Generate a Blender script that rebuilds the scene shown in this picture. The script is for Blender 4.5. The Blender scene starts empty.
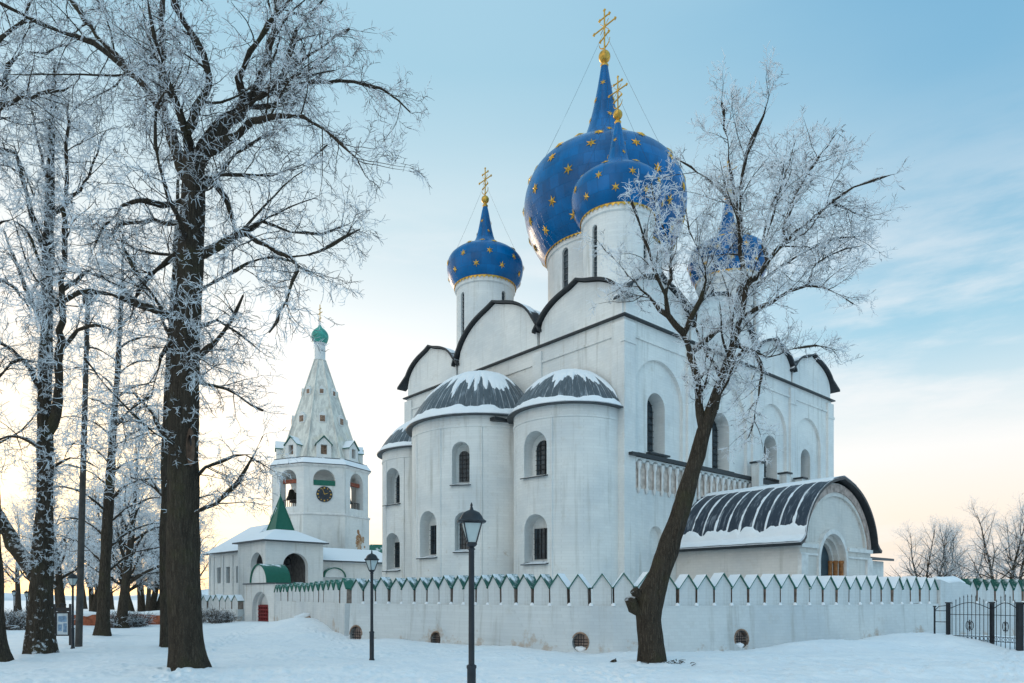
import bpy, bmesh, math, random
import numpy as np
from mathutils import Vector, Matrix
PI = math.pi
R = math.radians
rng = random.Random(7)
sc = bpy.context.scene
COL = sc.collection
F = 698.0; CX = 512.0; HY = 596.0; EYE = 2.1

def P(px, py, d):
    return Vector(((px - CX) / F * d, d, EYE + (HY - py) / F * d))

# ------------------------------------------------------------------ materials
def new_mat(name):
    m = bpy.data.materials.new(name); m.use_nodes = True
    nt = m.node_tree
    return m, nt, nt.nodes['Principled BSDF']

def nd(nt, t, **kw):
    n = nt.nodes.new(t)
    for k, v in kw.items():
        if k.startswith('i_'):
            key = k[2:]
            key = int(key) if key.isdigit() else key.replace('_', ' ')
            n.inputs[key].default_value = v
        else:
            setattr(n, k, v)
    return n

def L(nt, a, b): nt.links.new(a, b)

def noise(nt, vec, scale, detail=4.0, rough=0.55):
    n = nd(nt, 'ShaderNodeTexNoise'); n.inputs['Scale'].default_value = scale
    n.inputs['Detail'].default_value = detail; n.inputs['Roughness'].default_value = rough
    if vec is not None: L(nt, vec, n.inputs['Vector'])
    return n.outputs['Fac']

def mapr(nt, v, a, b, c=0.0, d=1.0, smooth=True):
    n = nd(nt, 'ShaderNodeMapRange'); n.interpolation_type = 'SMOOTHSTEP' if smooth else 'LINEAR'
    L(nt, v, n.inputs['Value'])
    for i, x in zip(('From Min', 'From Max', 'To Min', 'To Max'), (a, b, c, d)):
        n.inputs[i].default_value = x
    return n.outputs['Result']

def math_(nt, op, a, b=None, c=None):
    n = nd(nt, 'ShaderNodeMath', operation=op)
    for i, x in enumerate((a, b, c)):
        if x is None: continue
        if isinstance(x, (int, float)): n.inputs[i].default_value = x
        else: L(nt, x, n.inputs[i])
    return n.outputs[0]

def mix(nt, f, a, b, mode='MIX'):
    n = nd(nt, 'ShaderNodeMix', data_type='RGBA', blend_type=mode)
    if isinstance(f, (int, float)): n.inputs[0].default_value = f
    else: L(nt, f, n.inputs[0])
    for i, x in ((6, a), (7, b)):
        if isinstance(x, (tuple, list)): n.inputs[i].default_value = (x[0], x[1], x[2], 1)
        else: L(nt, x, n.inputs[i])
    return n.outputs[2]

def mapping(nt, vec, scale=(1, 1, 1), loc=(0, 0, 0)):
    n = nd(nt, 'ShaderNodeMapping'); L(nt, vec, n.inputs['Vector'])
    n.inputs['Scale'].default_value = scale; n.inputs['Location'].default_value = loc
    return n.outputs[0]

def bump(nt, h, strength, dist, bsdf, normal=None):
    n = nd(nt, 'ShaderNodeBump'); n.inputs['Strength'].default_value = strength
    n.inputs['Distance'].default_value = dist; L(nt, h, n.inputs['Height'])
    if normal is not None: L(nt, normal, n.inputs['Normal'])
    if bsdf is not None: L(nt, n.outputs[0], bsdf.inputs['Normal'])
    return n.outputs[0]

def objco(nt): return nd(nt, 'ShaderNodeTexCoord').outputs['Object']
def geo(nt): return nd(nt, 'ShaderNodeNewGeometry')

def plain(name, col, rough=0.6, metal=0.0, spec=0.4, var=0.15, scale=3.0, bmp=0.0):
    m, nt, b = new_mat(name)
    oc = objco(nt)
    n = noise(nt, oc, scale)
    dark = tuple(c * (1 - var) for c in col); lite = tuple(min(1, c * (1 + var)) for c in col)
    L(nt, mix(nt, mapr(nt, n, 0.3, 0.7), dark, lite), b.inputs['Base Color'])
    b.inputs['Roughness'].default_value = rough; b.inputs['Metallic'].default_value = metal
    b.inputs['Specular IOR Level'].default_value = spec
    if bmp: bump(nt, noise(nt, oc, scale * 8), bmp, 0.02, b)
    return m

def whitewash(name, base=(0.80, 0.795, 0.765), worn=0.60, low=0.0, lowh=2.0, peel_col=(0.42, 0.33, 0.26), bs=1.0):
    m, nt, b = new_mat(name)
    oc = objco(nt)
    sp = nd(nt, 'ShaderNodeSeparateXYZ'); L(nt, oc, sp.inputs[0])
    xy = math_(nt, 'ADD', sp.outputs[0], sp.outputs[1])
    cb = nd(nt, 'ShaderNodeCombineXYZ'); L(nt, xy, cb.inputs[0]); L(nt, sp.outputs[2], cb.inputs[1])
    # large tonal patches, faint vertical run-off streaks, worn bricks
    big = noise(nt, oc, 0.28, 5)
    mid = noise(nt, oc, 1.6, 6, 0.65)
    st = noise(nt, mapping(nt, oc, (2.2, 2.2, 0.16)), 1.0, 5, 0.6)
    c = mix(nt, mapr(nt, big, 0.35, 0.7), base, (base[0] * .82, base[1] * .85, base[2] * .88))
    c = mix(nt, mapr(nt, st, 0.52, 0.76, 0, 0.75), c, (base[0] * .60, base[1] * .59, base[2] * .56))
    c = mix(nt, mapr(nt, mid, 0.54, 0.80, 0, 0.5), c, (base[0] * .74, base[1] * .70, base[2] * .64))
    br = nd(nt, 'ShaderNodeTexBrick'); L(nt, cb.outputs[0], br.inputs['Vector'])
    br.inputs['Scale'].default_value = 1.0; br.inputs['Brick Width'].default_value = 0.42 * bs
    br.inputs['Row Height'].default_value = 0.16 * bs; br.inputs['Mortar Size'].default_value = 0.012 * bs
    br.inputs['Mortar Smooth'].default_value = 0.6; br.inputs['Bias'].default_value = 0.0
    br.inputs['Color1'].default_value = (1, 1, 1, 1); br.inputs['Color2'].default_value = (.93, .93, .93, 1)
    br.inputs['Mortar'].default_value = (.88, .88, .88, 1)
    c = mix(nt, 0.8, c, br.outputs['Color'], 'MULTIPLY')
    # peeled patches of bare brick, more of them near the ground
    pn = noise(nt, oc, 0.9, 8, 0.68)
    hz = mapr(nt, sp.outputs[2], 0.0, lowh, low, 0.0, False)
    pm = mapr(nt, math_(nt, 'ADD', pn, hz), worn + .06, worn + .16, 0, 0.75)
    pc = mix(nt, br.outputs['Fac'], peel_col, (0.5, 0.47, 0.42))
    c = mix(nt, pm, c, pc)
    L(nt, c, b.inputs['Base Color'])
    b.inputs['Roughness'].default_value = 0.9; b.inputs['Specular IOR Level'].default_value = 0.15
    n1 = bump(nt, br.outputs['Fac'], 0.35, -0.012, None)
    bump(nt, noise(nt, oc, 5, 6, 0.7), 0.55, 0.035, b, n1)
    return m

def snow_on(name, base_fn, rough=0.45, amount=0.0, nscale=1.5, metal=0.0, up=True, snowc=(0.82, 0.85, 0.88)):
    """dark/painted metal with snow lying on its upward faces, broken by noise"""
    m, nt, b = new_mat(name)
    oc = objco(nt); g = geo(nt)
    sp = nd(nt, 'ShaderNodeSeparateXYZ'); L(nt, g.outputs['True Normal'], sp.inputs[0])
    n = noise(nt, oc, nscale, 6, 0.6)
    f = math_(nt, 'ADD', math_(nt, 'MULTIPLY', sp.outputs[2], 0.8), math_(nt, 'MULTIPLY', n, 0.9))
    f = mapr(nt, f, 0.95 - amount, 1.08 - amount)
    c = mix(nt, noise(nt, oc, 4), tuple(x * .75 for x in base_fn), tuple(x * 1.2 for x in base_fn))
    L(nt, mix(nt, f, c, snowc), b.inputs['Base Color'])
    L(nt, mapr(nt, f, 0, 1, rough, 0.85), b.inputs['Roughness'])
    b.inputs['Specular IOR Level'].default_value = 0.3
    bump(nt, math_(nt, 'ADD', math_(nt, 'MULTIPLY', f, 1.0), math_(nt, 'MULTIPLY', noise(nt, oc, 9), .25)), 0.7, 0.05, b)
    return m

def snow_mat(name, strength=0.5):
    m, nt, b = new_mat(name)
    oc = nd(nt, 'ShaderNodeTexCoord').outputs['Object']
    n1 = noise(nt, oc, 0.9, 6, 0.6); n2 = noise(nt, oc, 7.0, 5, 0.6); n3 = noise(nt, mapping(nt, oc, (0.5, 1.6, 1)), 0.6, 4)
    c = mix(nt, mapr(nt, n1, .35, .7), (0.80, 0.83, 0.86), (0.86, 0.875, 0.885))
    L(nt, c, b.inputs['Base Color'])
    b.inputs['Roughness'].default_value = 0.75; b.inputs['Specular IOR Level'].default_value = 0.25
    h = math_(nt, 'ADD', math_(nt, 'MULTIPLY', n1, 1.0), math_(nt, 'MULTIPLY', n2, 0.22))
    h = math_(nt, 'ADD', h, math_(nt, 'MULTIPLY', n3, 1.2))
    bump(nt, h, strength, 0.16, b)
    return m

def bark_mat(name, frost=0.0, fs=3.2):
    m, nt, b = new_mat(name)
    oc = objco(nt); g = geo(nt)
    sp = nd(nt, 'ShaderNodeSeparateXYZ'); L(nt, g.outputs['Normal'], sp.inputs[0])
    r1 = noise(nt, mapping(nt, oc, (8, 8, 1.4)), 1.0, 6, 0.7); vo = nd(nt, 'ShaderNodeTexVoronoi'); vo.feature = 'DISTANCE_TO_EDGE'; vo.inputs['Scale'].default_value = 1.0
    wob = nd(nt, 'ShaderNodeVectorMath', operation='ADD'); L(nt, mapping(nt, oc, (15, 15, 2.4)), wob.inputs[0]); nz = nd(nt, 'ShaderNodeTexNoise'); L(nt, mapping(nt, oc, (6, 6, 4)), nz.inputs['Vector']); nz.inputs['Detail'].default_value = 4
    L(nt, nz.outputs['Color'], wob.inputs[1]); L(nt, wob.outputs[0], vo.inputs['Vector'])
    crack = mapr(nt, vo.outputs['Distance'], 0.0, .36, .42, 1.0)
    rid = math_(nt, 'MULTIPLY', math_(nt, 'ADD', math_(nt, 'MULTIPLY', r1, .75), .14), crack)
    rid = math_(nt, 'ADD', rid, math_(nt, 'MULTIPLY', r1, .25))
    pat = noise(nt, oc, 1.1, 4)
    c = mix(nt, mapr(nt, rid, .12, .58), (0.014, 0.011, 0.009), (0.082, 0.066, 0.050))
    c = mix(nt, mapr(nt, pat, .50, .72, 0, .5), c, (0.075, 0.072, 0.036))
    fr = noise(nt, oc, fs, 6, 0.7)
    k = math_(nt, 'ADD', math_(nt, 'MULTIPLY', sp.outputs[2], 0.40), fr)
    k = mapr(nt, k, 0.80 - frost, 0.92 - frost, 0, 0.9)
    c = mix(nt, k, c, (0.78, 0.81, 0.84))
    L(nt, c, b.inputs['Base Color']); b.inputs['Roughness'].default_value = 0.95
    b.inputs['Specular IOR Level'].default_value = 0.1
    bump(nt, rid, 1.0, 0.10, b)
    return m

def twig_mat(name, lo=.36, hi=.52):
    m, nt, b = new_mat(name)
    oc = objco(nt); g = geo(nt)
    sp = nd(nt, 'ShaderNodeSeparateXYZ'); L(nt, g.outputs['Normal'], sp.inputs[0])
    n = noise(nt, oc, 2.3, 3, 0.7)
    k = math_(nt, 'ADD', math_(nt, 'MULTIPLY', sp.outputs[2], 0.12), n)
    k = mapr(nt, k, lo, hi, .0, 1)
    L(nt, mix(nt, k, (0.075, 0.062, 0.055), (0.80, 0.84, 0.88)), b.inputs['Base Color'])
    b.inputs['Roughness'].default_value = 0.9; b.inputs['Specular IOR Level'].default_value = 0.1
    return m

def streak_roof(name, dark=(0.035, 0.045, 0.055), seam=0.55, top=0.55, rim=0.13, fall=.34, sw=0.0):
    """standing-seam metal under half-slipped snow. UV: u metres along the eave, v 0 at eave .. 1 at top"""
    m, nt, b = new_mat(name)
    uv = nd(nt, 'ShaderNodeTexCoord').outputs['UV']
    sp = nd(nt, 'ShaderNodeSeparateXYZ'); L(nt, uv, sp.inputs[0])
    u, v = sp.outputs[0], sp.outputs[1]
    n1 = noise(nt, mapping(nt, uv, (2.3, 0.7, 1)), 1.0, 4, 0.7)
    n2 = noise(nt, mapping(nt, uv, (5.0, 5.0, 1), (3, 7, 0)), 1.0, 5, 0.7)
    tline = math_(nt, 'ADD', v, math_(nt, 'MULTIPLY', math_(nt, 'SUBTRACT', n1, .5), fall * 2.2))
    tline = math_(nt, 'ADD', tline, math_(nt, 'MULTIPLY', math_(nt, 'SUBTRACT', n2, .5), .12))
    ftop = mapr(nt, tline, top - .03, top + .03)
    rl = math_(nt, 'ADD', v, math_(nt, 'MULTIPLY', math_(nt, 'SUBTRACT', n2, .5), .10))
    frim = mapr(nt, rl, rim + .02, rim - .02)
    # snow caught along the seams
    ph = math_(nt, 'FRACT', math_(nt, 'DIVIDE', u, seam))
    dist = math_(nt, 'ABSOLUTE', math_(nt, 'SUBTRACT', ph, .5))
    sd = math_(nt, 'ADD', dist, math_(nt, 'MULTIPLY', math_(nt, 'SUBTRACT', n2, .5), .25))
    fs = mapr(nt, sd, .5 - sw - .03, .5 - sw + .03)
    f = math_(nt, 'MAXIMUM', ftop, frim)
    if sw > 0: f = math_(nt, 'MAXIMUM', f, fs)
    c = mix(nt, noise(nt, uv, 3.0), tuple(x * .7 for x in dark), tuple(x * 1.35 for x in dark))
    c = mix(nt, mapr(nt, n2, .50, .72, 0, .6), c, (.42, .47, .52))
    L(nt, mix(nt, f, c, (0.82, 0.85, 0.88)), b.inputs['Base Color'])
    L(nt, mapr(nt, f, 0, 1, .45, .85), b.inputs['Roughness'])
    b.inputs['Specular IOR Level'].default_value = 0.3
    rib = mapr(nt, dist, .44, .5, 0, .5)
    bump(nt, math_(nt, 'ADD', math_(nt, 'ADD', f, rib), math_(nt, 'MULTIPLY', n2, .3)), .8, .09, b)
    return m

def dome_mat(name, col, seam):
    m, nt, b = new_mat(name)
    uv = nd(nt, 'ShaderNodeTexCoord').outputs['UV']
    br = nd(nt, 'ShaderNodeTexBrick'); L(nt, uv, br.inputs['Vector'])
    br.inputs['Scale'].default_value = 1; br.inputs['Brick Width'].default_value = seam; br.inputs['Row Height'].default_value = seam * 1.1
    br.inputs['Mortar Size'].default_value = 0.025; br.inputs['Mortar Smooth'].default_value = .8
    br.inputs['Color1'].default_value = (.72, .72, .72, 1); br.inputs['Color2'].default_value = (1.12, 1.12, 1.12, 1); br.inputs['Mortar'].default_value = (.7, .7, .7, 1)
    oc = objco(nt)
    c = mix(nt, mapr(nt, noise(nt, oc, .5, 4), .3, .7), tuple(x * .8 for x in col), tuple(x * 1.2 for x in col))
    c = mix(nt, 0.8, c, br.outputs['Color'], 'MULTIPLY')
    # a dusting of frost on the shoulders
    g = geo(nt); sp = nd(nt, 'ShaderNodeSeparateXYZ'); L(nt, g.outputs['Normal'], sp.inputs[0])
    fz = math_(nt, 'MULTIPLY', mapr(nt, sp.outputs[2], .35, .98, 0, .07), mapr(nt, noise(nt, oc, 2.5, 6), .35, .7))
    c = mix(nt, fz, c, (.55, .66, .76))
    L(nt, c, b.inputs['Base Color'])
    b.inputs['Roughness'].default_value = 0.27; b.inputs['Specular IOR Level'].default_value = 0.24
    n1 = bump(nt, br.outputs['Fac'], .5, -.02, None)
    bump(nt, noise(nt, oc, 1.3, 3), .35, .12, b, n1)
    return m

M = {}
M['white'] = whitewash('whitewashed_masonry', worn=.645, low=.12, lowh=9.0, peel_col=(.50, .42, .34))
M['south_white'] = M['white']
M['wallwhite'] = whitewash('whitewashed_brick', base=(.66, .685, .685), worn=.665, low=.22, bs=.8)
M['tower'] = whitewash('tower_whitewash', worn=.69)
M['trim'] = plain('trim_white', (.70, .69, .67), .9, var=.12, scale=2, bmp=.3)
M['pinkstone'] = plain('pink_stone', (.42, .33, .29), .9, var=.35, scale=3, bmp=.4)
M['brick'] = plain('bare_brick', (.26, .17, .12), .9, var=.4, scale=6, bmp=.4)
M['darkmetal'] = snow_on('dark_metal', (.028, .033, .037), amount=-.12)
M['roofsnow'] = snow_on('snow_covered_roof', (.06, .07, .08), amount=.32, nscale=.8)
M['leadroof'] = snow_on('grey_metal_roof', (.10, .13, .155), amount=.10, nscale=.9)
M['apse_roof'] = streak_roof('apse_roof_metal', dark=(.075,.095,.11), seam=.45, top=.70, rim=.07, fall=.62, sw=.022)
M['porch_roof'] = streak_roof('porch_roof_metal', dark=(.030, .042, .060), seam=.80, top=.82, rim=.13, fall=.16, sw=.05)
M['blue'] = dome_mat('blue_dome_metal', (.0, .116, .320), .8)
M['gold'] = plain('gilding', (.62, .36, .07), .35, metal=.75, var=.25, scale=4)
M['glass'] = plain('dark_glass', (.028, .042, .052), .18, spec=.5, var=.5, scale=2)
M['eavemetal'] = plain('dark_eave_metal', (.05, .06, .068), .5, var=.3)
M['crownbark'] = bark_mat('thin_branch_bark', .10, 9.0)
M['bars'] = plain('grey_bars', (.16, .17, .18), .6)
M['iron'] = plain('black_iron', (.012, .013, .016), .45, spec=.4, var=.3, scale=8)
M['poleiron'] = plain('dark_painted_steel', (.016, .020, .026), .5, spec=.4, var=.3, scale=5)
M['mast'] = plain('grey_wood_mast', (.06, .055, .05), .8, var=.3, scale=4, bmp=.3)
M['green'] = snow_on('green_roof_paint', (.015, .125, .085), amount=-.17, nscale=1.2)
M['greensnow'] = snow_on('green_roof_under_snow', (.025, .13, .10), amount=.18, nscale=1.3)
M['greenhalf'] = snow_on('green_roof_patchy_snow', (.015, .10, .075), amount=.09, nscale=1.6)
M['interior'] = plain('shade_painted_plaster', (.26, .25, .245), .9, var=.25)  # plaster darkened so its colour carries the shade inside the house porch
M['teal'] = plain('teal_dome_paint', (.05, .30, .24), .45, var=.25, scale=3)
M['snow'] = snow_mat('snow_field', .6)
M['snowcap'] = snow_mat('snow_cap', .4)
M['lampglass'] = plain('frosted_lamp_glass', (.45, .52, .52), .25, spec=.5, var=.1)
M['bark'] = bark_mat('linden_bark', -.02)
M['frostbark'] = bark_mat('frosted_bark', .34, 6.0)
M['limbbark'] = bark_mat('frosted_limb_bark', .14, 8.0)
M['furbark'] = bark_mat('frost_furred_bark', .20, 5.0)
M['twig'] = twig_mat('frosted_twigs')
M['twigwhite'] = twig_mat('white_frosted_twigs', .30, .44)
M['tent'] = None
M['wood'] = plain('orange_wood', (.36, .15, .05), .7, var=.4, scale=5)
M['red'] = plain('red_paint', (.20, .018, .02), .6, var=.25, scale=3)
M['redbrick'] = plain('red_brick', (.30, .09, .045), .9, var=.35, scale=4, bmp=.4)
M['paper'] = plain('pale_notice_sheet', (.50, .56, .60), .7, var=.12, scale=6)
M['bluepatch'] = plain('blue_print', (.18, .28, .40), .7, var=.3, scale=12)
M['clock'] = plain('clock_dial', (.03, .035, .045), .5, var=.3)
M['bell'] = plain('bell_bronze', (.05, .045, .035), .5, metal=.4)
M['scar'] = plain('bare_heartwood', (.10, .062, .042), .9, var=.4, scale=6, bmp=.5)
M['hill'] = plain('snowy_far_hill', (.62, .68, .73), .9, var=.2, scale=.02)
M['shrub'] = plain('brown_shrub', (.10, .085, .075), .9, var=.4, scale=3)

def tent_mat():
    m, nt, b = new_mat('weathered_tent_plaster')
    oc = objco(nt)
    st = noise(nt, mapping(nt, oc, (1.9, 1.9, .22)), 1.0, 6, .7)
    n2 = noise(nt, oc, 2.2, 6, .7)
    c = mix(nt, mapr(nt, st, .42, .60), (.74, .72, .65), (.50, .49, .45))
    c = mix(nt, mapr(nt, n2, .58, .74, 0, .5), c, (.30, .27, .23))
    c = mix(nt, mapr(nt, noise(nt, oc, .5, 4), .58, .72, 0, .5), c, (.62, .56, .40))
    L(nt, c, b.inputs['Base Color']); b.inputs['Roughness'].default_value = .95
    bump(nt, n2, .5, .05, b)
    return m
M['tent'] = tent_mat()

# ------------------------------------------------------------------ smooth value noise for shapes
def _h(i, j, s):
    v = np.sin(i * 127.1 + j * 311.7 + s * 74.7) * 43758.5453
    return v - np.floor(v)
def vnoise(x, y, s=0.0):
    x = np.asarray(x, dtype=np.float64); y = np.asarray(y, dtype=np.float64)
    i, j = np.floor(x), np.floor(y); fx, fy = x - i, y - j
    fx = fx * fx * (3 - 2 * fx); fy = fy * fy * (3 - 2 * fy)
    a, b, c, d = _h(i, j, s), _h(i + 1, j, s), _h(i, j + 1, s), _h(i + 1, j + 1, s)
    return (a * (1 - fx) + b * fx) * (1 - fy) + (c * (1 - fx) + d * fx) * fy
def fnoise(x, y, s=0.0, o=4):
    t = 0; a = .5; n = 0
    for k in range(o):
        t = t + a * vnoise(x * 2 ** k, y * 2 ** k, s + k * 3.3); n += a; a *= .55
    return t / n
def sstep(x, a, b):
    t = np.clip((x - a) / (b - a), 0, 1); return t * t * (3 - 2 * t)

# ------------------------------------------------------------------ mesh builder
class MB:
    def __init__(s): s.v = []; s.f = []; s.m = []; s.uv = {}
    def add(s, vs, fs, mi=0, uvs=None):
        o = len(s.v); s.v += [tuple(x) for x in vs]
        for k, f in enumerate(fs):
            if uvs is not None: s.uv[len(s.f)] = uvs[k]
            s.f.append([i + o for i in f]); s.m.append(mi)
    def box(s, x0, x1, y0, y1, z0, z1, mi=0):
        v = [(x0, y0, z0), (x1, y0, z0), (x1, y1, z0), (x0, y1, z0), (x0, y0, z1), (x1, y0, z1), (x1, y1, z1), (x0, y1, z1)]
        s.add(v, [(0, 3, 2, 1), (4, 5, 6, 7), (0, 1, 5, 4), (1, 2, 6, 5), (2, 3, 7, 6), (3, 0, 4, 7)], mi)
    def prism(s, prof, fr, d0, d1, mi=0, side=None):
        """prof: (s,z) loop; extruded from depth d0 to d1 in frame fr"""
        n = len(prof)
        v = [fr(a, d0, z) for a, z in prof] + [fr(a, d1, z) for a, z in prof]
        s.add(v, [list(range(n)), list(range(2 * n - 1, n - 1, -1))], mi)
        s.add(v, [(i, i + n, (i + 1) % n + n, (i + 1) % n) for i in range(n)], mi if side is None else side)
    def tube(s, pts, rads, n=8, mi=0, cap=True):
        pts = [Vector(p) for p in pts]
        if isinstance(rads, (int, float)): rads = [rads] * len(pts)
        ring = []
        for i, p in enumerate(pts):
            t = (pts[min(i + 1, len(pts) - 1)] - pts[max(i - 1, 0)]).normalized()
            a = Vector((0, 0, 1)) if abs(t.z) < .9 else Vector((1, 0, 0))
            u = t.cross(a).normalized(); w = t.cross(u)
            ring += [p + (u * math.cos(2 * PI * k / n) + w * math.sin(2 * PI * k / n)) * rads[i] for k in range(n)]
        fs = []
        for i in range(len(pts) - 1):
            for k in range(n):
                fs.append((i * n + k, i * n + (k + 1) % n, (i + 1) * n + (k + 1) % n, (i + 1) * n + k))
        if cap:
            fs.append(list(range(n - 1, -1, -1))); o = (len(pts) - 1) * n; fs.append([o + k for k in range(n)])
        s.add(ring, fs, mi)
    def lathe(s, prof, n=48, mi=0, c=(0, 0), a0=0.0, a1=2 * PI, uvscale=None):
        """prof: (r,z) bottom to top; with UV u=angle*R, v=normalised arc"""
        full = abs(a1 - a0 - 2 * PI) < 1e-6
        m = n if full else n + 1
        arc = [0.0]
        for i in range(1, len(prof)): arc.append(arc[-1] + math.hypot(prof[i][0] - prof[i-1][0], prof[i][1] - prof[i-1][1]))
        tot = arc[-1]; rm = max(p[0] for p in prof)
        vs = []
        for r, z in prof:
            for k in range(m):
                a = a0 + (a1 - a0) * k / n
                vs.append((c[0] + r * math.cos(a), c[1] + r * math.sin(a), z))
        fs = []; uvs = []
        vn = (lambda i: arc[i]) if uvscale == 'm' else (lambda i: arc[i] / tot)
        for i in range(len(prof) - 1):
            for k in range(n):
                k1 = (k + 1) % m
                fs.append((i * m + k, i * m + k1, (i + 1) * m + k1, (i + 1) * m + k))
                ua = (a0 + (a1 - a0) * k / n) * rm; ub = (a0 + (a1 - a0) * (k + 1) / n) * rm
                uvs.append([(ua, vn(i)), (ub, vn(i)), (ub, vn(i + 1)), (ua, vn(i + 1))])
        s.add(vs, fs, mi, uvs)
    def build(s, name, mats, parent=None, smooth=None, merge=False, loc=None, rz=0.0):
        me = bpy.data.meshes.new(name)
        me.from_pydata(s.v, [], s.f)
        if not isinstance(mats, (list, tuple)): mats = [mats]
        for m in mats: me.materials.append(m)
        if len(mats) > 1: me.polygons.foreach_set('material_index', s.m)
        if s.uv:
            ul = me.uv_layers.new(name='UVMap')
            for fi, uvs in s.uv.items():
                ls = me.polygons[fi].loop_start
                for j, q in enumerate(uvs): ul.data[ls + j].uv = q
        if merge:
            bm = bmesh.new(); bm.from_mesh(me)
            bmesh.ops.remove_doubles(bm, verts=bm.verts, dist=1e-4)
            bmesh.ops.recalc_face_normals(bm, faces=bm.faces)
            bm.to_mesh(me); bm.free()
        if smooth is not None:
            me.polygons.foreach_set('use_smooth', [True] * len(me.polygons))
            me.set_sharp_from_angle(angle=R(smooth))
        me.update()
        o = bpy.data.objects.new(name, me); COL.objects.link(o)
        if parent is not None: o.parent = parent
        if loc is not None: o.location = loc
        o.rotation_euler.z = rz
        return o

def snow_sheet(name, pos, nrm, thick, parent, mat):
    """lying snow: grid positions and normals (m,n,3), thickness (m,n); faces only where there is snow"""
    m, n, _ = pos.shape
    p = pos + nrm * (thick - .012)[..., None]
    keep = thick > .004
    me = bpy.data.meshes.new(name); idx = np.arange(m * n).reshape(m, n)
    q = np.stack([idx[:-1, :-1], idx[:-1, 1:], idx[1:, 1:], idx[1:, :-1]], -1).reshape(-1, 4)
    k = keep.ravel()[q].any(1); q = q[k]
    used = np.unique(q); remap = -np.ones(m * n, dtype=int); remap[used] = np.arange(len(used)); q = remap[q]
    me.from_pydata(p.reshape(-1, 3)[used].tolist(), [], q.tolist()); me.materials.append(mat)
    me.polygons.foreach_set('use_smooth', [True] * len(me.polygons)); me.update()
    o = bpy.data.objects.new(name, me); COL.objects.link(o); o.parent = parent
    return o

def tag(o, label=None, cat=None, group=None, kind=None):
    if label: o['label'] = label
    if cat: o['category'] = cat
    if group: o['group'] = group
    if kind: o['kind'] = kind
    return o

def empty(name, loc, rz=0.0):
    o = bpy.data.objects.new(name, None); COL.objects.link(o)
    o.location = loc; o.rotation_euler.z = rz; o.empty_display_size = .3
    return o

def copy_tree(o, parent=None):
    c = o.copy(); COL.objects.link(c)
    if parent is not None: c.parent = parent
    for ch in list(o.children): copy_tree(ch, c)
    return c

def frame(ox, oy, nx, ny):
    """s runs along the wall, d outward along n (2D)"""
    tx, ty = -ny, nx
    return lambda s, d, z: (ox + tx * s + nx * d, oy + ty * s + ny * d, z)

def arch(w, z0, z1, n=14, s0=0.0, rise=None, p=1.0):
    r = w / 2 if rise is None else rise
    pts = [(s0 - w / 2, z0), (s0 + w / 2, z0)]
    for k in range(n + 1):
        a = PI * k / n
        pts.append((s0 + w / 2 * math.cos(a), z1 - r + r * max(0.0, math.sin(a)) ** p))
    return pts

def cut(o, mb, merge=True):
    """subtract the solids of mb from o and keep o's name and material"""
    c = mb.build('cutter', M['white'], None, merge=True)
    c.parent = o.parent
    md = o.modifiers.new('b', 'BOOLEAN'); md.operation = 'DIFFERENCE'; md.object = c; md.solver = 'EXACT'
    bpy.context.view_layer.update()
    dg = bpy.context.evaluated_depsgraph_get()
    me = bpy.data.meshes.new_from_object(o.evaluated_get(dg))
    o.modifiers.clear()
    old = o.data; o.data = me
    bpy.data.objects.remove(c)
    return o

def resmooth(o, ang=35):
    o.data.polygons.foreach_set('use_smooth', [True] * len(o.data.polygons))
    o.data.set_sharp_from_angle(angle=R(ang))

def window(parent, name, fr, w, z0, z1, d, arched=True, bars=(2, 5), mats=None):
    mb = MB()
    if arched: prof = arch(w, z0, z1, 10)
    else: prof = [(-w / 2, z0), (w / 2, z0), (w / 2, z1), (-w / 2, z1)]
    mb.prism(prof, fr, d - .05, d, 0)
    b = .013
    for i in range(1, bars[0] + 1):
        s_ = -w / 2 + w * i / (bars[0] + 1)
        top = z1 if not arched else z1 - w / 2 + math.sqrt(max(0, (w / 2) ** 2 - s_ ** 2))
        mb.prism([(s_ - b, z0), (s_ + b, z0), (s_ + b, top - .01), (s_ - b, top - .01)], fr, d + .004, d + .05, 1)
    for j in range(1, bars[1] + 1):
        z = z0 + (z1 - z0) * j / (bars[1] + 1)
        hw = w / 2
        if arched and z > z1 - w / 2: hw = math.sqrt(max(.001, (w / 2) ** 2 - (z - z1 + w / 2) ** 2))
        mb.prism([(-hw + .005, z - b), (hw - .005, z - b), (hw - .005, z + b), (-hw + .005, z + b)], fr, d + .053, d + .085, 1)
    return mb.build(name, mats or [M['glass'], M['iron']], parent)
# ------------------------------------------------------------------ cathedral (local x = west along the south front, local y = north)
TH = math.atan2(.663, .749)
OX, OY = 6.42, 40.0
ux, uy = math.cos(TH), math.sin(TH)          # local x in world
def Wd(b, a): return (OX + ux * b - uy * a, OY + uy * b + ux * a)
def cam_local():
    dx, dy = -OX, -OY
    return (dx * ux + dy * uy, -dx * uy + dy * ux)
CL = cam_local()
def ray_local(px):
    dx, dy = (px - CX) / F, 1.0
    return (dx * ux + dy * uy, -dx * uy + dy * ux)
def hit_circle(c, r, px):
    d = ray_local(px); ox, oy = CL[0] - c[0], CL[1] - c[1]
    A = d[0]**2 + d[1]**2; B = 2 * (ox * d[0] + oy * d[1]); C_ = ox**2 + oy**2 - r * r
    t = (-B - math.sqrt(max(0, B * B - 4 * A * C_))) / (2 * A)      # t is the world depth (ray has unit forward part)
    x, y = CL[0] + d[0] * t - c[0], CL[1] + d[1] * t - c[1]
    return math.atan2(y, x), t
def zat(py, depth): return EYE + (HY - py) / F * depth

cath = tag(empty('cathedral', (OX, OY, 0), TH), 'white stone cathedral with five star-studded blue onion domes', 'cathedral')
WX, WY, ZC = 26.6, 22.6, 18.15

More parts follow.
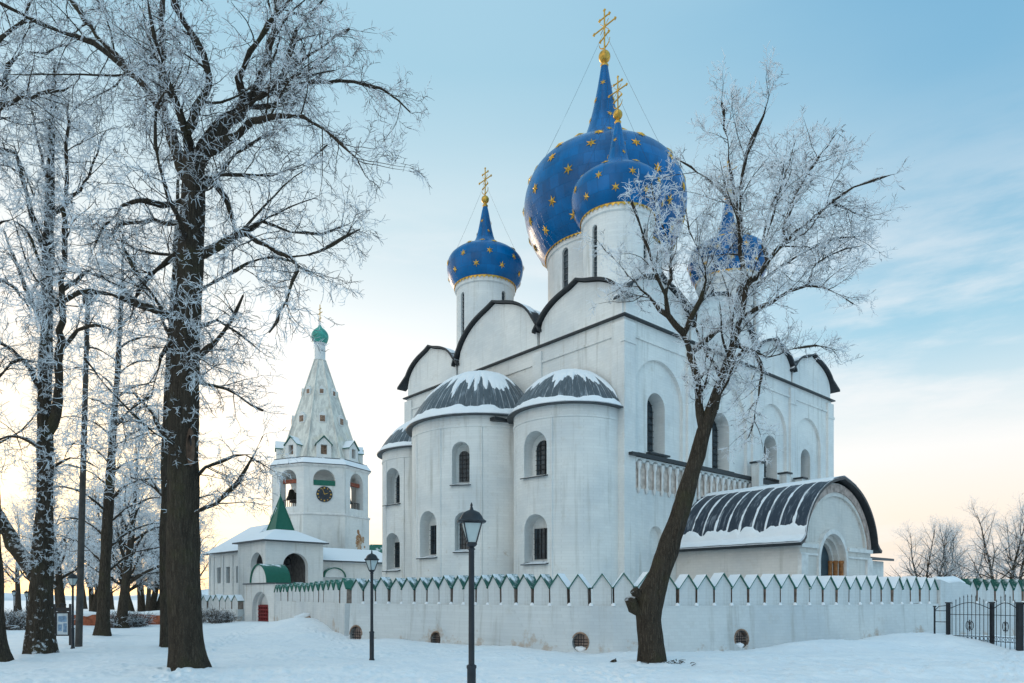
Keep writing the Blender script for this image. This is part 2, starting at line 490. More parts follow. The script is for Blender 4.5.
# ---- main block with its blind arches and window niches
body = MB(); body.box(0, WX, 0, WY, -.4, ZC)
wall = body.build('wall', M['white'], cath)
fs = frame(0, 0, 0, -1)                                # south front: s runs ... along +x
def fr_s(s, d, z): return (s, -d, z)                   # s = b
def fr_e(s, d, z): return (-d, s, z)                   # east front: s = a
bays = [(0, 6.5, 3.3, 4.9, 16.3, 1.75, 14.4, 10.75), (6.5, 14.4, 10.43, 6.0, 16.6, 2.1, 14.45, 10.6),
        (14.4, 19.9, 17.1, 4.0, 16.2, 1.9, 13.95, 10.75), (19.9, 26.6, 22.6, 4.3, 16.1, 1.6, 13.7, 10.75)]
c1 = MB()
for b0, b1, bc, aw, az, ww, wz1, wz0 in bays:
    c1.prism(arch(aw, 10.45, az, 20, bc), fr_s, -.22, .5)
cut(wall, c1)
c2 = MB()
for b0, b1, bc, aw, az, ww, wz1, wz0 in bays:
    c2.prism(arch(ww, wz0, wz1, 14, bc), fr_s, -1.15, -.05)
for bc, ww, z0, z1 in ((3.0, 1.3, 4.0, 6.3),):
    c2.prism(arch(ww, z0, z1, 12, bc), fr_s, -.35, .2)
cut(wall, c2)
resmooth(wall, 25)
for b0, b1, bc, aw, az, ww, wz1, wz0 in bays:
    w = window(cath, 'window', lambda s, d, z, bc=bc: fr_s(s + bc, d, z), ww - .12, wz0 + .02, wz1 - .06, -1.09, True, (2, 8))
    s_ = MB(); s_.prism([(bc - ww / 2 - .1, wz0 - .16), (bc + ww / 2 + .1, wz0 - .16), (bc + ww / 2 + .1, wz0 - .06), (bc - ww / 2 - .1, wz0 - .06)], fr_s, -.218, .12)
    s_.build('sill', M['darkmetal'], w)

# ---- pilasters
pm = MB()
for (b0, b1) in ((-.16, .85), (6.1, 7.0), (13.95, 14.85), (19.45, 20.3), (25.75, 26.76)):
    p = MB(); p.prism([(b0, -.4), (b1, -.4), (b1, ZC - .25), (b0, ZC - .25)], fr_s, -.1, .16)
    p.prism([(b0 - .06, ZC - 1.5), (b1 + .06, ZC - 1.5), (b1 + .06, ZC - 1.32), (b0 - .06, ZC - 1.32)], fr_s, -.1, .21)
    p.build('pilaster', M['white'], cath)
for (a0, a1) in ((.02, .8), (6.7, 7.5), (15.4, 16.3), (21.8, 22.76)):
    p = MB(); p.prism([(a0, -.4), (a1, -.4), (a1, ZC - .25), (a0, ZC - .25)], fr_e, -.1, .155)
    p.build('pilaster', M['white'], cath)
# thin string moulding under the cornice on both fronts
q = MB(); q.box(-.09, WX + .09, -.09, WY + .09, ZC - 1.02, ZC - .88); q.build('moulding', M['white'], cath)
# cornice ledge of dark metal
q = MB(); q.box(-.26, WX + .26, -.26, WY + .26, ZC, ZC + .09); q.build('cornice', M['darkmetal'], cath)

# ---- arcade belt of colonnettes
bel = MB()
for (b0, b1) in ((.87, 6.08), (7.02, 13.93), (14.87, 19.43), (20.32, 25.73)):
    bel.prism([(b0, 10.2), (b1, 10.2), (b1, 10.42), (b0, 10.42)], fr_s, -.05, .34)
belt = bel.build('arcade_belt', M['darkmetal'], cath)
def colonnette():
    mb = MB()
    mb.lathe([(.15, 9.97), (.15, 9.72), (.10, 9.55), (.075, 9.5), (.075, 8.5), (.12, 8.42), (.12, 8.32), (.05, 8.16), (.001, 8.1)][::-1], 10)
    return mb
arcm = MB()
cb0 = colonnette().build('colonnette', M['trim'], belt, smooth=40)
first = True
for (b0, b1) in ((.87, 6.08), (7.02, 13.93)):
    n = int((b1 - b0) / .66)
    for i in range(n):
        x = b0 + (b1 - b0) * (i + .5) / n
        o = cb0 if first else cb0.copy()
        if not first: COL.objects.link(o)
        first = False
        o.location = (x, -.10, 0)
rec = MB()
for (b0, b1) in ((.87, 6.08), (7.02, 13.93)):
    n = int((b1 - b0) / .66); st = (b1 - b0) / n
    for i in range(n):                      # little round arches between the capitals
        xa = b0 + st * (i + .5) - st / 2; xb = xa + st
        prof = [(xa, 10.18), (xa, 9.98)] + [((xa + xb) / 2 - math.cos(PI * k / 8) * st * .36, 9.90 + math.sin(PI * k / 8) * .2) for k in range(9)] + [(xb, 9.98), (xb, 10.18)]
        rec.prism(prof, fr_s, -.05, .17)
rec.build('arcade_arches', M['white'], belt, merge=True)
st = MB()
for (b0, b1) in ((.87, 6.08), (7.02, 13.93)):
    st.prism([(b0, 8.42), (b1, 8.42), (b1, 9.9), (b0, 9.9)], fr_s, -.05, .012)
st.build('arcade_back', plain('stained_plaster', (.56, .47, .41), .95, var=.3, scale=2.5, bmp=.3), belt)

# ---- arched gables (zakomary) and their vaulted roofs
def zak(s0, s1, fr, zs, zt, depth, far=0.0):
    w = s1 - s0; c = (s0 + s1) / 2
    def prof(e, lift, n=28):
        pts = []
        for k in range(n + 1):
            t = -1 + 2 * k / n
            a = math.asin(max(-1, min(1, t)))
            h = max(0, 1 - abs(t) ** 1.9) ** .54
            z = zs + (zt - zs) * h + .26 * math.exp(-(abs(t) / .13) ** 1.3) + lift
            pts.append((c + t * (w / 2 + e), z))
        return pts
    g = MB()
    pr = prof(-.14, -.12)
    g.prism([(s0 + .14, ZC + .07), (s1 - .14, ZC + .07)] + pr[::-1], fr, -.75, .0)
    # recessed lunette line: a thin raised archivolt band
    go = g.build('arched_gable', M['white'], cath, smooth=25)
    rf = MB()
    top = prof(.05, .06); bot = prof(-.08, -.07)
    lip = .42
    tp = [(s0 - .02 - lip * 0, zs + .02)] + top + [(s1 + .02, zs + .02)]
    # closed ring: outer arch left->right then inner right->left, flared toes
    ring = [(s0 - .30, zs - .06), (s0 - .30, zs + .14)] + top[1:-1] + [(s1 + .30 + far, zs + .14 - far * .12), (s1 + .30 + far, zs - .02 - far * .12)] + bot[1:-1][::-1]
    n = len(ring)
    v = [fr(a, .32, z) for a, z in ring] + [fr(a, -.55, z) for a, z in ring]
    half = len(top)                                        # strip faces
    outer = list(range(0, 2 + (len(top) - 2) + 2))         # indices of the outer chain
    inner = list(range(n - 1, n - 1 - (len(bot) - 2), -1)) # inner chain, left to right
    rf.add(v, [(i, (i + 1) % n, (i + 1) % n + n, i + n) for i in range(n)], 0)
    no, ni = len(outer), len(inner)
    caps = []
    # front cap as quads between the chains (outer has 4 more points)
    caps.append((outer[0], outer[1], outer[2], inner[0]))
    for k in range(ni - 1): caps.append((outer[k + 2], outer[k + 3], inner[k + 1], inner[k]))
    caps.append((outer[no - 3], outer[no - 2], outer[no - 1], inner[-1]))
    rf.f += [list(f) for f in caps]; rf.m += [0] * len(caps)
    rf.f += [[i + n for i in f][::-1] for f in caps]; rf.m += [0] * len(caps)
    rf.build('gable_rim', M['leadroof_dark'], go, merge=True, smooth=40)
    vt = prof(-.16, .04); k = len(vt)
    rv = MB()
    rv.add([fr(a, -.40, z) for a, z in vt] + [fr(a, -depth, z) for a, z in vt], [(i, i + 1, k + i + 1, k + i) for i in range(k - 1)])
    rv.build('vault_roof', M['leadroof'], go, smooth=40)
M['leadroof_dark'] = snow_on('grey_gable_roof_metal', (.022, .026, .030), amount=.02, nscale=.7)
ZS = 19.2
for (b0, b1, zt) in ((0, 6.5, 21.2), (6.5, 14.4, 22.2), (14.4, 19.9, 20.8), (19.9, 26.6, 21.0)):
    zak(b0, b1, fr_s, ZS, zt, 6.0, .7 if b1 > 26 else 0)
for (a0, a1, zt) in ((0, 7.1, 21.15), (7.1, 15.85, 22.3), (15.85, 22.6, 21.3)):
    zak(a0, a1, fr_e, ZS, zt, 6.0, .7 if a1 > 22 else 0)
rr = MB()
rr.add([(.5, .5, ZC + .05), (WX - .5, .5, ZC + .05), (WX - .5, WY - .5, ZC + .05), (.5, WY - .5, ZC + .05),
        (.9, .9, 19.0), (WX - .9, .9, 19.0), (WX - .9, WY - .9, 19.0), (.9, WY - .9, 19.0),
        (8, 8, 22.4), (WX - 10, 8, 22.4), (WX - 10, WY - 8, 22.4), (8, WY - 8, 22.4)],
       [(0, 1, 5, 4), (1, 2, 6, 5), (2, 3, 7, 6), (3, 0, 4, 7), (4, 5, 9, 8), (5, 6, 10, 9), (6, 7, 11, 10), (7, 4, 8, 11), (8, 9, 10, 11)])
rr.build('main_roof', M['roofsnow'], cath)

# ---- apses
APS = [((-.4, 3.8), 3.5, 12.9, 2.75), ((-1.2, 11.5), 4.7, 13.3, 3.9), ((-.4, 19.0), 3.5, 12.9, 2.75)]
wins = [
    (0, 534, 431, 476, 16, 440, 474, True), (0, 534.5, 514, 563, 20, 528, 559, False),
    (1, 460.5, 441.5, 484, 16, 450, 481, True), (1, 463.5, 512, 551, 17, 519, 549, False), (1, 427, 511, 557, 17, 525, 554, False),
    (2, 391.5, 468, 504, 9, 474, 502, True), (2, 391.5, 533, 570, 9, 542, 567, False)]
for i, ((cx_, cy_), r, ze, dh) in enumerate(APS):
    mb = MB()
    n = 56; a0, a1 = PI / 2, 3 * PI / 2
    ring = [(cx_ + r * math.cos(a0 + (a1 - a0) * k / n), cy_ + r * math.sin(a0 + (a1 - a0) * k / n)) for k in range(n + 1)]
    ring = [(0.3, cy_ + r)] + ring + [(0.3, cy_ - r)]
    m = len(ring)
    mb.add([(x, y, -.4) for x, y in ring] + [(x, y, ze) for x, y in ring],
           [(k, (k + 1) % m, (k + 1) % m + m, k + m) for k in range(m)] + [list(range(m - 1, -1, -1)), list(range(m, 2 * m))])
    ap = mb.build('apse', M['white'], cath)
    cm = MB(); wl = []
    for (ai, px, ny0, ny1, npw, wy0, wy1, arched) in wins:
        if ai != i: continue
        ang, dep = hit_circle((cx_, cy_), r, px)
        zt_, zb_ = zat(ny0, dep), zat(ny1, dep)
        # niche width from the ray hits of its two sides
        aL, _ = hit_circle((cx_, cy_), r, px - npw / 2); aR, _ = hit_circle((cx_, cy_), r, px + npw / 2)
        w = min(1.7, max(1.15, abs(aL - aR) * r * .95))
        fx, fy = math.cos(ang), math.sin(ang)
        fr = frame(cx_ + fx * r, cy_ + fy * r, fx, fy)
        cm.prism(arch(w, zb_, zt_, 14), fr, -.88, .6)
        wl.append((fr, w, zb_, zt_, zat(wy0, dep + .5), zat(wy1, dep + .5), arched))
    cut(ap, cm); resmooth(ap, 20)
    for fr, w, zb_, zt_, z1, z0, arched in wl:
        ww = w * .60 if arched else w * .80
        wo = window(cath, 'window', fr, ww, z0, z1, -.82, arched, (2, 6) if arched else (4, 5))
        s_ = MB(); s_.prism([(-.5, zb_ - .10), (.5, zb_ + .04)], fr, 0, 0) if False else None
        s_ = MB()
        hw = w / 2 + .08
        v = [fr(-hw, -.86, zb_ + .12), fr(hw, -.86, zb_ + .12), fr(hw, .16, zb_ - .12), fr(-hw, .16, zb_ - .12),
             fr(-hw, -.86, zb_ + .18), fr(hw, -.86, zb_ + .18), fr(hw, .16, zb_ - .06), fr(-hw, .16, zb_ - .06)]
        s_.add(v, [(0, 3, 2, 1), (4, 5, 6, 7), (0, 1, 5, 4), (1, 2, 6, 5), (2, 3, 7, 6), (3, 0, 4, 7)])
        s_.build('sill', M['darkmetal'], wo)
    # slim half-columns and a cornice roll
    for pxr in ((552,), (440.5, 481.5, 417), (404, 386.5))[i]:
        a = hit_circle((cx_, cy_), r, pxr)[0]
        t = MB(); x, y = cx_ + (r + .01) * math.cos(a), cy_ + (r + .01) * math.sin(a)
        t.tube([(x, y, -.3), (x, y, ze - .75)], .06, 8)
        t.build('half_column', M['white'], ap, smooth=60)
    t = MB(); t.lathe([(r - .05, ze - .75), (r + .045, ze - .72), (r + .045, ze - .60), (r - .05, ze - .55)], 56, c=(cx_, cy_), a0=PI / 2, a1=3 * PI / 2)
    t.build('cornice_roll', M['white'], ap, smooth=30)
    # half-dome roof with a projecting eave
    ro = r + .38
    prof = [(ro - .02, ze + .02), (ro + .01, ze + .05)]
    A0 = R(58); Rs = (ro - .1) / math.sin(A0)           # a shallow spherical cap, not a full half-sphere
    for k in range(0, 15):
        e = A0 * (1 - k / 14)
        prof.append((max(.02, Rs * math.sin(e)), ze + .06 + (Rs * (math.cos(e) - math.cos(A0))) * dh / (Rs * (1 - math.cos(A0)))))
    ex0 = .35
    rf = MB(); rf.lathe(prof, 72, c=(cx_ if i != 1 else cx_ , cy_), a0=PI / 2 - .12, a1=3 * PI / 2 + .12)
    ob = rf.build('apse_roof', M['apse_roof'], cath, smooth=50)
    ev = MB(); ev.lathe([(r - .05, ze - .02), (ro + .02, ze - .065), (ro + .035, ze - .01), (ro + .0, ze + .015)], 72, c=(cx_, cy_), a0=PI / 2 - .12, a1=3 * PI / 2 + .12)
    ev.build('eave', M['eavemetal'], ob, smooth=30)
    # snow lying on the cap: thick near the crown and along the eave, slipped away between
    capp = np.array(prof[2:])
    na_, nv_ = 230, 70
    arc = np.concatenate([[0], np.cumsum(np.hypot(*(capp[1:] - capp[:-1]).T))]); arc /= arc[-1]
    vv = np.linspace(0, .985, nv_); rr_ = np.interp(vv, arc, capp[:, 0]); zz = np.interp(vv, arc, capp[:, 1])
    aa = np.linspace(PI / 2 - .05, 3 * PI / 2 + .05, na_)
    A_, V_ = np.meshgrid(aa, vv); RR = np.repeat(rr_[:, None], na_, 1); ZZ = np.repeat(zz[:, None], na_, 1)
    pos = np.stack([cx_ + RR * np.cos(A_), cy_ + RR * np.sin(A_), ZZ], -1)
    dr, dz = np.gradient(rr_), np.gradient(zz); ln_ = np.hypot(dr, dz)
    nr_, nz_ = dz / ln_, -dr / ln_
    nrm = np.stack([nr_[:, None] * np.cos(A_), nr_[:, None] * np.sin(A_), np.repeat(nz_[:, None], na_, 1)], -1)
    u = A_ * ro
    edge = .44 + .60 * (fnoise(u * 1.15, V_ * .8, i + 1.0, 2) - .5) + .50 * (fnoise(u * 3.4, V_ * 1.1, i + 5.0, 3) - .5)
    top = sstep(V_, edge - .05, edge + .07)
    low = sstep(.075 + .13 * (fnoise(u * .9, V_ * 0 + .5, i + 9.0, 3) - .5) - V_, -.02, .035)
    th_ = np.maximum(top * (.05 + .07 * fnoise(u * 1.5, V_ * 6, i + 2.0)), low * (.025 + .05 * fnoise(u * 1.3, V_ * 9, i + 3.0)))
    snow_sheet('roof_snow', pos, nrm, th_, ob, M['snowcap'])
# dark gutters where the apse roofs meet
for (x, y, z) in ((-2.9, 7.2, 13.15), (-2.9, 15.9, 13.15)):
    g = MB(); g.box(x - .9, x + .6, y - .25, y + .25, z - .25, z - .05); g.build('gutter', M['darkmetal'], cath)
# right-hand wall stub with metal shelf at the corner
g = MB(); g.box(.2, .8, -.45, -.165, 10.2, 10.36)
g.build('ledge', M['darkmetal'], cath)

# ---- drums and domes
def star_mesh(mb, p, nrm, up, r, mi):
    t = up.cross(nrm).normalized(); b = nrm.cross(t)
    vs = []
    n = 6
    for k in range(2 * n):
        a = PI * k / n + PI / 2
        q = r if k % 2 == 0 else r * .36
        vs.append(p + (t * math.cos(a) + b * math.sin(a)) * q + nrm * .015)
    vs.append(p + nrm * (r * .30))
    mb.add(vs, [(k, (k + 1) % (2 * n), 2 * n) for k in range(2 * n)], mi)

def make_dome(cx_, cy_, rd, prof, zb, ball_z, ball_r, cross_h, star_rows, star_r, slitw, z0):
    # drum
    d = MB(); d.lathe([(rd, z0), (rd, zb - .35), (rd + .12, zb - .3), (rd + .12, zb + .3)], 64, c=(cx_, cy_))
    dr = d.build('drum', M['white'], cath)
    ns = 4
    slits = []
    cmb = MB()
    for k in range(ns):
        a = PI + k * 2 * PI / ns
        fr = frame(cx_ + rd * math.cos(a), cy_ + rd * math.sin(a), math.cos(a), math.sin(a))
        zt_ = zb - (.85 if rd < 3 else .5); zb_ = z0 + (zb - z0) * (.48 if rd < 3 else .45)
        cmb.prism(arch(slitw, zb_, zt_, 8), fr, -.35, .4)
        slits.append((fr, zb_, zt_))
    cut(dr, cmb); resmooth(dr, 20)
    for fr, zb_, zt_ in slits:
        window(dr, 'slit_window', fr, slitw - .03, zb_ + .02, zt_ - .02, -.2, True, (0, 11), [M['glass'], M['bars']])
    # onion
    m = MB(); m.lathe(prof, 72, c=(cx_, cy_), uvscale='m', mi=0)
    def at(z):
        for i in range(len(prof) - 1):
            (r0, a0), (r1, a1) = prof[i], prof[i + 1]
            if a0 <= z <= a1:
                t = (z - a0) / max(1e-6, a1 - a0)
                return r0 + (r1 - r0) * t, Vector((a1 - a0, 0, r0 - r1)).normalized()
        return prof[-1][0], Vector((1, 0, 0))
    for j, (z, cnt, off) in enumerate(star_rows):
        r_, nn = at(z)
        for k in range(cnt):
            a = 2 * PI * (k + off) / cnt + .3
            nrm = Vector((nn.x * math.cos(a), nn.x * math.sin(a), nn.z))
            sr = star_r * (1 if r_ > .35 * max(p[0] for p in prof) else .62)
            star_mesh(m, Vector((cx_ + r_ * math.cos(a), cy_ + r_ * math.sin(a), z)) + nrm * .01, nrm, Vector((0, 0, 1)), sr, 1)
    dome = m.build('dome', [M['blue'], M['gold']], cath, smooth=60)
    # gilded scalloped fringe round the foot of the dome
    g = MB(); r0, zb0 = prof[0]
    nt_ = int(2 * PI * r0 / .34)
    g.lathe([(r0 + .03, zb0 + .02), (r0 + .10, zb0 + .10), (r0 + .05, zb0 + .2)], 64, c=(cx_, cy_))
    for k in range(nt_):
        a = 2 * PI * k / nt_; da = 2 * PI / nt_ * .48
        rr1 = r0 + .10
        g.add([(cx_ + rr1 * math.cos(a - da), cy_ + rr1 * math.sin(a - da), zb0 + .08), (cx_ + rr1 * math.cos(a + da), cy_ + rr1 * math.sin(a + da), zb0 + .08),
               (cx_ + rr1 * math.cos(a), cy_ + rr1 * math.sin(a), zb0 - .13), (cx_ + (rr1 - .06) * math.cos(a), cy_ + (rr1 - .06) * math.sin(a), zb0 + .0)],
              [(0, 1, 2), (1, 0, 3), (0, 2, 3), (2, 1, 3)])
    g.build('gilded_fringe', M['gold'], dome, smooth=30)
    b = MB()
    zn = prof[-1][1]
    b.lathe([(.001 + ball_r * math.sin(PI * k / 16), ball_z - ball_r * math.cos(PI * k / 16)) for k in range(17)], 24, c=(cx_, cy_))
    b.lathe([(prof[-1][0] + .03, zn - .12), (prof[-1][0] + .07, zn), (prof[-1][0] * .8, zn + .15), (ball_r * .4, ball_z - ball_r * .9)], 20, c=(cx_, cy_))
    b.build('ball', M['gold'], dome, smooth=50)
    # cross: the bar runs north-south (local y)
    c = MB(); zb1 = ball_z + ball_r - .05; H = cross_h; t = .04 * H / 3 + .016
    c.tube([(cx_, cy_, zb1), (cx_, cy_, zb1 + H)], t, 8)
    def bar(z, half, tilt=0.0):
        c.tube([(cx_, cy_ - half, z + tilt), (cx_, cy_ + half, z - tilt)], t * .95, 8)
        for sgn in (-1, 1):
            e = Vector((cx_, cy_ + sgn * half, z - sgn * tilt))
            for (dy, dz) in ((0, .055), (0, -.055), (.06 * sgn, 0)):
                q = e + Vector((0, dy * H / 2.4, dz * H / 2.4))
                c.lathe([(.001 + .05 * H / 2.4 * math.sin(PI * k / 6), q.z - .05 * H / 2.4 * math.cos(PI * k / 6)) for k in range(7)], 8, c=(q.x, q.y))
    bar(zb1 + H * .60, H * .33); bar(zb1 + H * .83, H * .15); bar(zb1 + H * .36, H * .13, .05 * H)
    for (dy, dz) in ((.05, 0), (-.05, 0), (0, .05)):
        q = (cx_, cy_ + dy * H / 2.4, zb1 + H + dz)
        c.lathe([(.001 + .05 * H / 2.4 * math.sin(PI * k / 6), q[2] - .05 * H / 2.4 * math.cos(PI * k / 6)) for k in range(7)], 8, c=(q[0], q[1]))
    # crescent at the foot, rays at the crossing
    c.tube([(cx_, cy_ + H * .17 * math.sin(x), zb1 + H * .26 - H * .17 * math.cos(x)) for x in [(-1.5 + 3.0 * k / 10) for k in range(11)]], [t * .4 + t * .5 * math.sin(PI * k / 10) for k in range(11)], 6)
    for sy in (-1, 1):
        for sz in (-1, 1):
            c.tube([(cx_, cy_, zb1 + H * .60), (cx_, cy_ + sy * H * .13, zb1 + H * .60 + sz * H * .13)], t * .45, 5)
    c.build('cross', M['gold'], dome, smooth=50)
    # guy chains
    rmax, zmax = max(prof)
    for a in (PI * .25, PI * .75, PI * 1.25, PI * 1.75):
        r_, _ = at(zmax + (zn - zmax) * .18)
        t_ = MB()
        A_ = Vector((cx_, cy_, zb1 + H * .5)); B_ = Vector((cx_ + r_ * math.cos(a), cy_ + r_ * math.sin(a), zmax + (zn - zmax) * .18))
        t_.tube([A_.lerp(B_, k / 8) - Vector((0, 0, .06 * H * math.sin(PI * k / 8))) for k in range(9)], .008 if rd < 3 else .010, 4)
        t_.build('guy_chain', M['poleiron'], dome)

def refine(prof, k=5):
    """Catmull-Rom through the profile points"""
    out = []
    P_ = [prof[0]] + prof + [prof[-1]]
    for i in range(1, len(P_) - 2):
        for j in range(k):
            t = j / k; p0, p1, p2, p3 = P_[i-1], P_[i], P_[i+1], P_[i+2]
            out.append(tuple(.5 * (2*p1[q] + (p2[q]-p0[q])*t + (2*p0[q]-5*p1[q]+4*p2[q]-p3[q])*t*t + (3*p1[q]-p0[q]-3*p2[q]+p3[q])*t**3) for q in (0, 1)))
    out.append(prof[-1]); return out

small = refine([(2.40, 26.75), (2.78, 27.25), (3.0, 27.9), (3.05, 28.5), (2.9, 29.05), (2.45, 29.5), (1.78, 29.86), (1.18, 30.2), (.80, 30.7), (.59, 31.4), (.41, 32.3), (.28, 33.0), (.16, 33.5)])
big = refine([(4.65, 28.9), (5.35, 29.7), (5.95, 30.8), (6.32, 32.1), (6.4, 33.2), (6.18, 34.3), (5.65, 35.35), (4.75, 36.15), (3.65, 36.8), (2.6, 37.4), (1.87, 38.1), (1.4, 39.1), (1.0, 40.5), (.6, 42.4), (.26, 44.4)])
srow_s = [(27.55, 9, 0), (28.45, 9, .5), (29.45, 8, .1), (30.1, 6, .4), (31.2, 3, .0), (32.1, 3, .5)]
srow_b = [(29.9, 12, 0), (31.2, 12, .5), (32.8, 12, 0), (34.4, 12, .5), (35.5, 11, .1), (36.25, 9, .5), (37.0, 7, .2), (38.2, 5, 0), (39.8, 4, .5), (41.4, 3, .2), (42.7, 3, .6)]
make_dome(11.1, 11.1, 4.5, big, 28.9, 45.1, .47, 3.3, srow_b, .43, .62, 17.5)
for (x, y) in ((4.6, 4.3), (4.3, 17.8), (18.0, 4.3), (18.0, 17.8)):
    make_dome(x, y, 2.3, small, 26.75, 34.0, .31, 2.25, srow_s, .28, .42, 17.5)

# ---- south porch with a barrel roof
pb0, pb1, pf = 5.03, 14.33, -7.9
pz = 4.95; pr = (pb1 - pb0) / 2; pc = (pb0 + pb1) / 2; pt = 8.62
def fr_p(s, d, z): return (s, pf - d, z)
mb = MB()
prof = [(pb0, -.4), (pb1, -.4), (pb1, pz)] + [(pc + pr * math.cos(PI * k / 32), pz + (pt - pz) * math.sin(PI * k / 32) ** 1.16) for k in range(1, 32)] + [(pb0, pz)]
mb.prism(prof, fr_p, 0, pf + .02)
porch = mb.build('porch', whitewash('porch_masonry', base=(.74, .70, .65), worn=.63, low=.10, peel_col=(.40, .31, .25)), cath)
c_ = MB(); cs = pb0 + 3.95
c_.prism(arch(pr * 2 - 1.5, pz + .12, pt - .75, 32, pc, rise=pt - pz - .87, p=1.16), fr_p, -.14, .4)
cut(porch, c_)
c_ = MB()
for k, (w_, zt_, dd) in enumerate(((3.3, 5.65, .28), (2.9, 5.42, .54), (2.5, 5.2, .80))):
    c_ = MB(); c_.prism(arch(w_, .0, zt_, 20, cs), fr_p, -dd, .5); cut(porch, c_)
resmooth(porch, 25)
ty = MB(); ty.prism(arch(pr * 2 - 1.56, pz + .15, pt - .78, 32, pc, rise=pt - pz - .9, p=1.16), fr_p, -.137, -.10); 
c_ = MB(); c_.prism(arch(3.45, .0, 5.75, 20, cs), fr_p, -.6, .5)
tyo = ty.build('tympanum', M['white'], cath); cut(tyo, c_)
dd = MB(); dd.prism(arch(2.44, .02, 5.15, 16, cs), fr_p, -.78, -.72, 0)
for sx in (-.42, .42):
    for z0, z1 in ((.4, 1.5), (1.7, 2.8), (3.0, 3.7)):
        dd.prism([(cs + sx - .3, z0), (cs + sx + .3, z0), (cs + sx + .3, z1), (cs + sx - .3, z1)], fr_p, -.718, -.68, 0)
dd.build('portal_door', plain('dark_green_door', (.02, .045, .06), .5, var=.3), cath)
jm = MB()
for k, (s_, d_) in enumerate(((cs + 1.54, -.16), (cs + 1.35, -.42), (cs + 1.15, -.66))):
    jm.lathe([(.12, .0), (.12, 4.0), (.15, 4.04), (.15, 4.14), (.11, 4.18)], 10, c=(s_, pf - d_))
jm.build('portal_columns', M['wood'], cath, smooth=40)
am = MB()
def archband(mb, w0, w1, zt0, zt1, zb, d0, d1, s0, n=24, rise=None, p=1.0):
    a = arch(w0, zb, zt0, n, s0, rise=rise[0] if rise else None, p=p)[2:]; b = arch(w1, zb, zt1, n, s0, rise=rise[1] if rise else None, p=p)[2:]
    a = [(s0 + w0/2, zb)] + a + [(s0 - w0/2, zb)]; b = [(s0 + w1/2, zb)] + b + [(s0 - w1/2, zb)]
    m = len(a)
    vs = [fr_p(x, d0, z) for x, z in a] + [fr_p(x, d0, z) for x, z in b] + [fr_p(x, d1, z) for x, z in a] + [fr_p(x, d1, z) for x, z in b]
    f = []
    for i in range(m - 1):
        f += [(2*m + i, 2*m + i + 1, 3*m + i + 1, 3*m + i), (i, m + i, m + i + 1, i + 1), (i, i + 1, 2*m + i + 1, 2*m + i), (m + i, 3*m + i, 3*m + i + 1, m + i + 1)]
    mb.add(vs, f)
archband(am, 3.32, 3.85, 5.66, 5.92, .0, -.2, .10, cs)
am.build('portal_archivolt', M['trim'], cath, smooth=30)
am = MB()
archband(am, pr * 2 - 1.05, pr * 2 - .16, pt - .52, pt - .06, pz + .02, -.05, .07, pc, 40, rise=(pt - pz - .54, pt - pz - .08), p=1.16)
am.build('gable_archivolt', M['pinkstone'], cath, smooth=30)
for (a, b) in ((pb0 - .02, cs - 1.95), (cs + 1.95, pb1 + .02)):
    am = MB()
    am.prism([(a, pz - .22), (b, pz - .22), (b, pz), (a, pz)], fr_p, -.1, .14)
    am.prism([(a, pz - .62), (b, pz - .62), (b, pz - .5), (a, pz - .5)], fr_p, -.1, .09)
    if a > pc: am.prism([(pb1 - .75, -.3), (pb1 + .03, -.3), (pb1 + .03, pz - .63), (pb1 - .75, pz - .63)], fr_p, -.1, .12)
    else: am.prism([(pb0 - .03, -.3), (pb0 + .75, -.3), (pb0 + .75, pz - .63), (pb0 - .03, pz - .63)], fr_p, -.1, .12)
    am.build('porch_moulding', M['trim'], cath)
# roof shell, wrapping over with flared skirts
out = []
for k in range(41):
    a = PI * k / 40
    out.append((pc - (pr + .14) * math.cos(a), pz + .20 + (pt - pz) * max(0, math.sin(a)) ** 1.13 + .16 * math.exp(-abs(a - PI / 2) / .16)))
out = [(pb0 - .75, pz - .02), (pb0 - .40, pz + .16)] + out[1:-1] + [(pb1 + .40, pz + .16), (pb1 + .75, pz - .02)]
rf = MB(); n = len(out); ys = [.5 + pf * 1.0 + -0.0]
y0, y1 = pf - .42, .05
arcl = [0]
for i in range(1, n): arcl.append(arcl[-1] + math.hypot(out[i][0]-out[i-1][0], out[i][1]-out[i-1][1]))
tot = arcl[-1]
th = .16
v = []
for (s_, z_) in out: v.append((s_, y0, z_))
for (s_, z_) in out: v.append((s_, y1, z_))
for (s_, z_) in out: v.append((pc + (s_ - pc) * .985, y0, z_ - th))
for (s_, z_) in out: v.append((pc + (s_ - pc) * .985, y1, z_ - th))
f = []; uvs = []
for i in range(n - 1):
    h0 = 1 - abs(arcl[i] / tot * 2 - 1); h1 = 1 - abs(arcl[i + 1] / tot * 2 - 1)
    f.append((i, n + i, n + i + 1, i + 1)); uvs.append([(0, h0), (y1 - y0, h0), (y1 - y0, h1), (0, h1)])
rf.add(v, f, 0, uvs)
f2 = []
for i in range(n - 1):
    f2 += [(i, i + 1, 2*n + i + 1, 2*n + i), (2*n + i, 2*n + i + 1, 3*n + i + 1, 3*n + i)]
f2 += [(0, 2*n, 3*n, n), (n - 1, 2*n - 1, 4*n - 1, 3*n - 1)]
rf.add(v, f2, 1)
pro = rf.build('porch_roof', [M['porch_roof'], M['darkmetal']], cath, smooth=40)
nu_, nv_ = 150, 150
oa = np.array(out); arn = np.array(arcl) / tot
vv = np.linspace(.003, .62, nv_); so_ = np.interp(vv, arn, oa[:, 0]); zo_ = np.interp(vv, arn, oa[:, 1])
yy = np.linspace(y0 + .03, y1 - .02, nu_)
Y_, V_ = np.meshgrid(yy, vv)
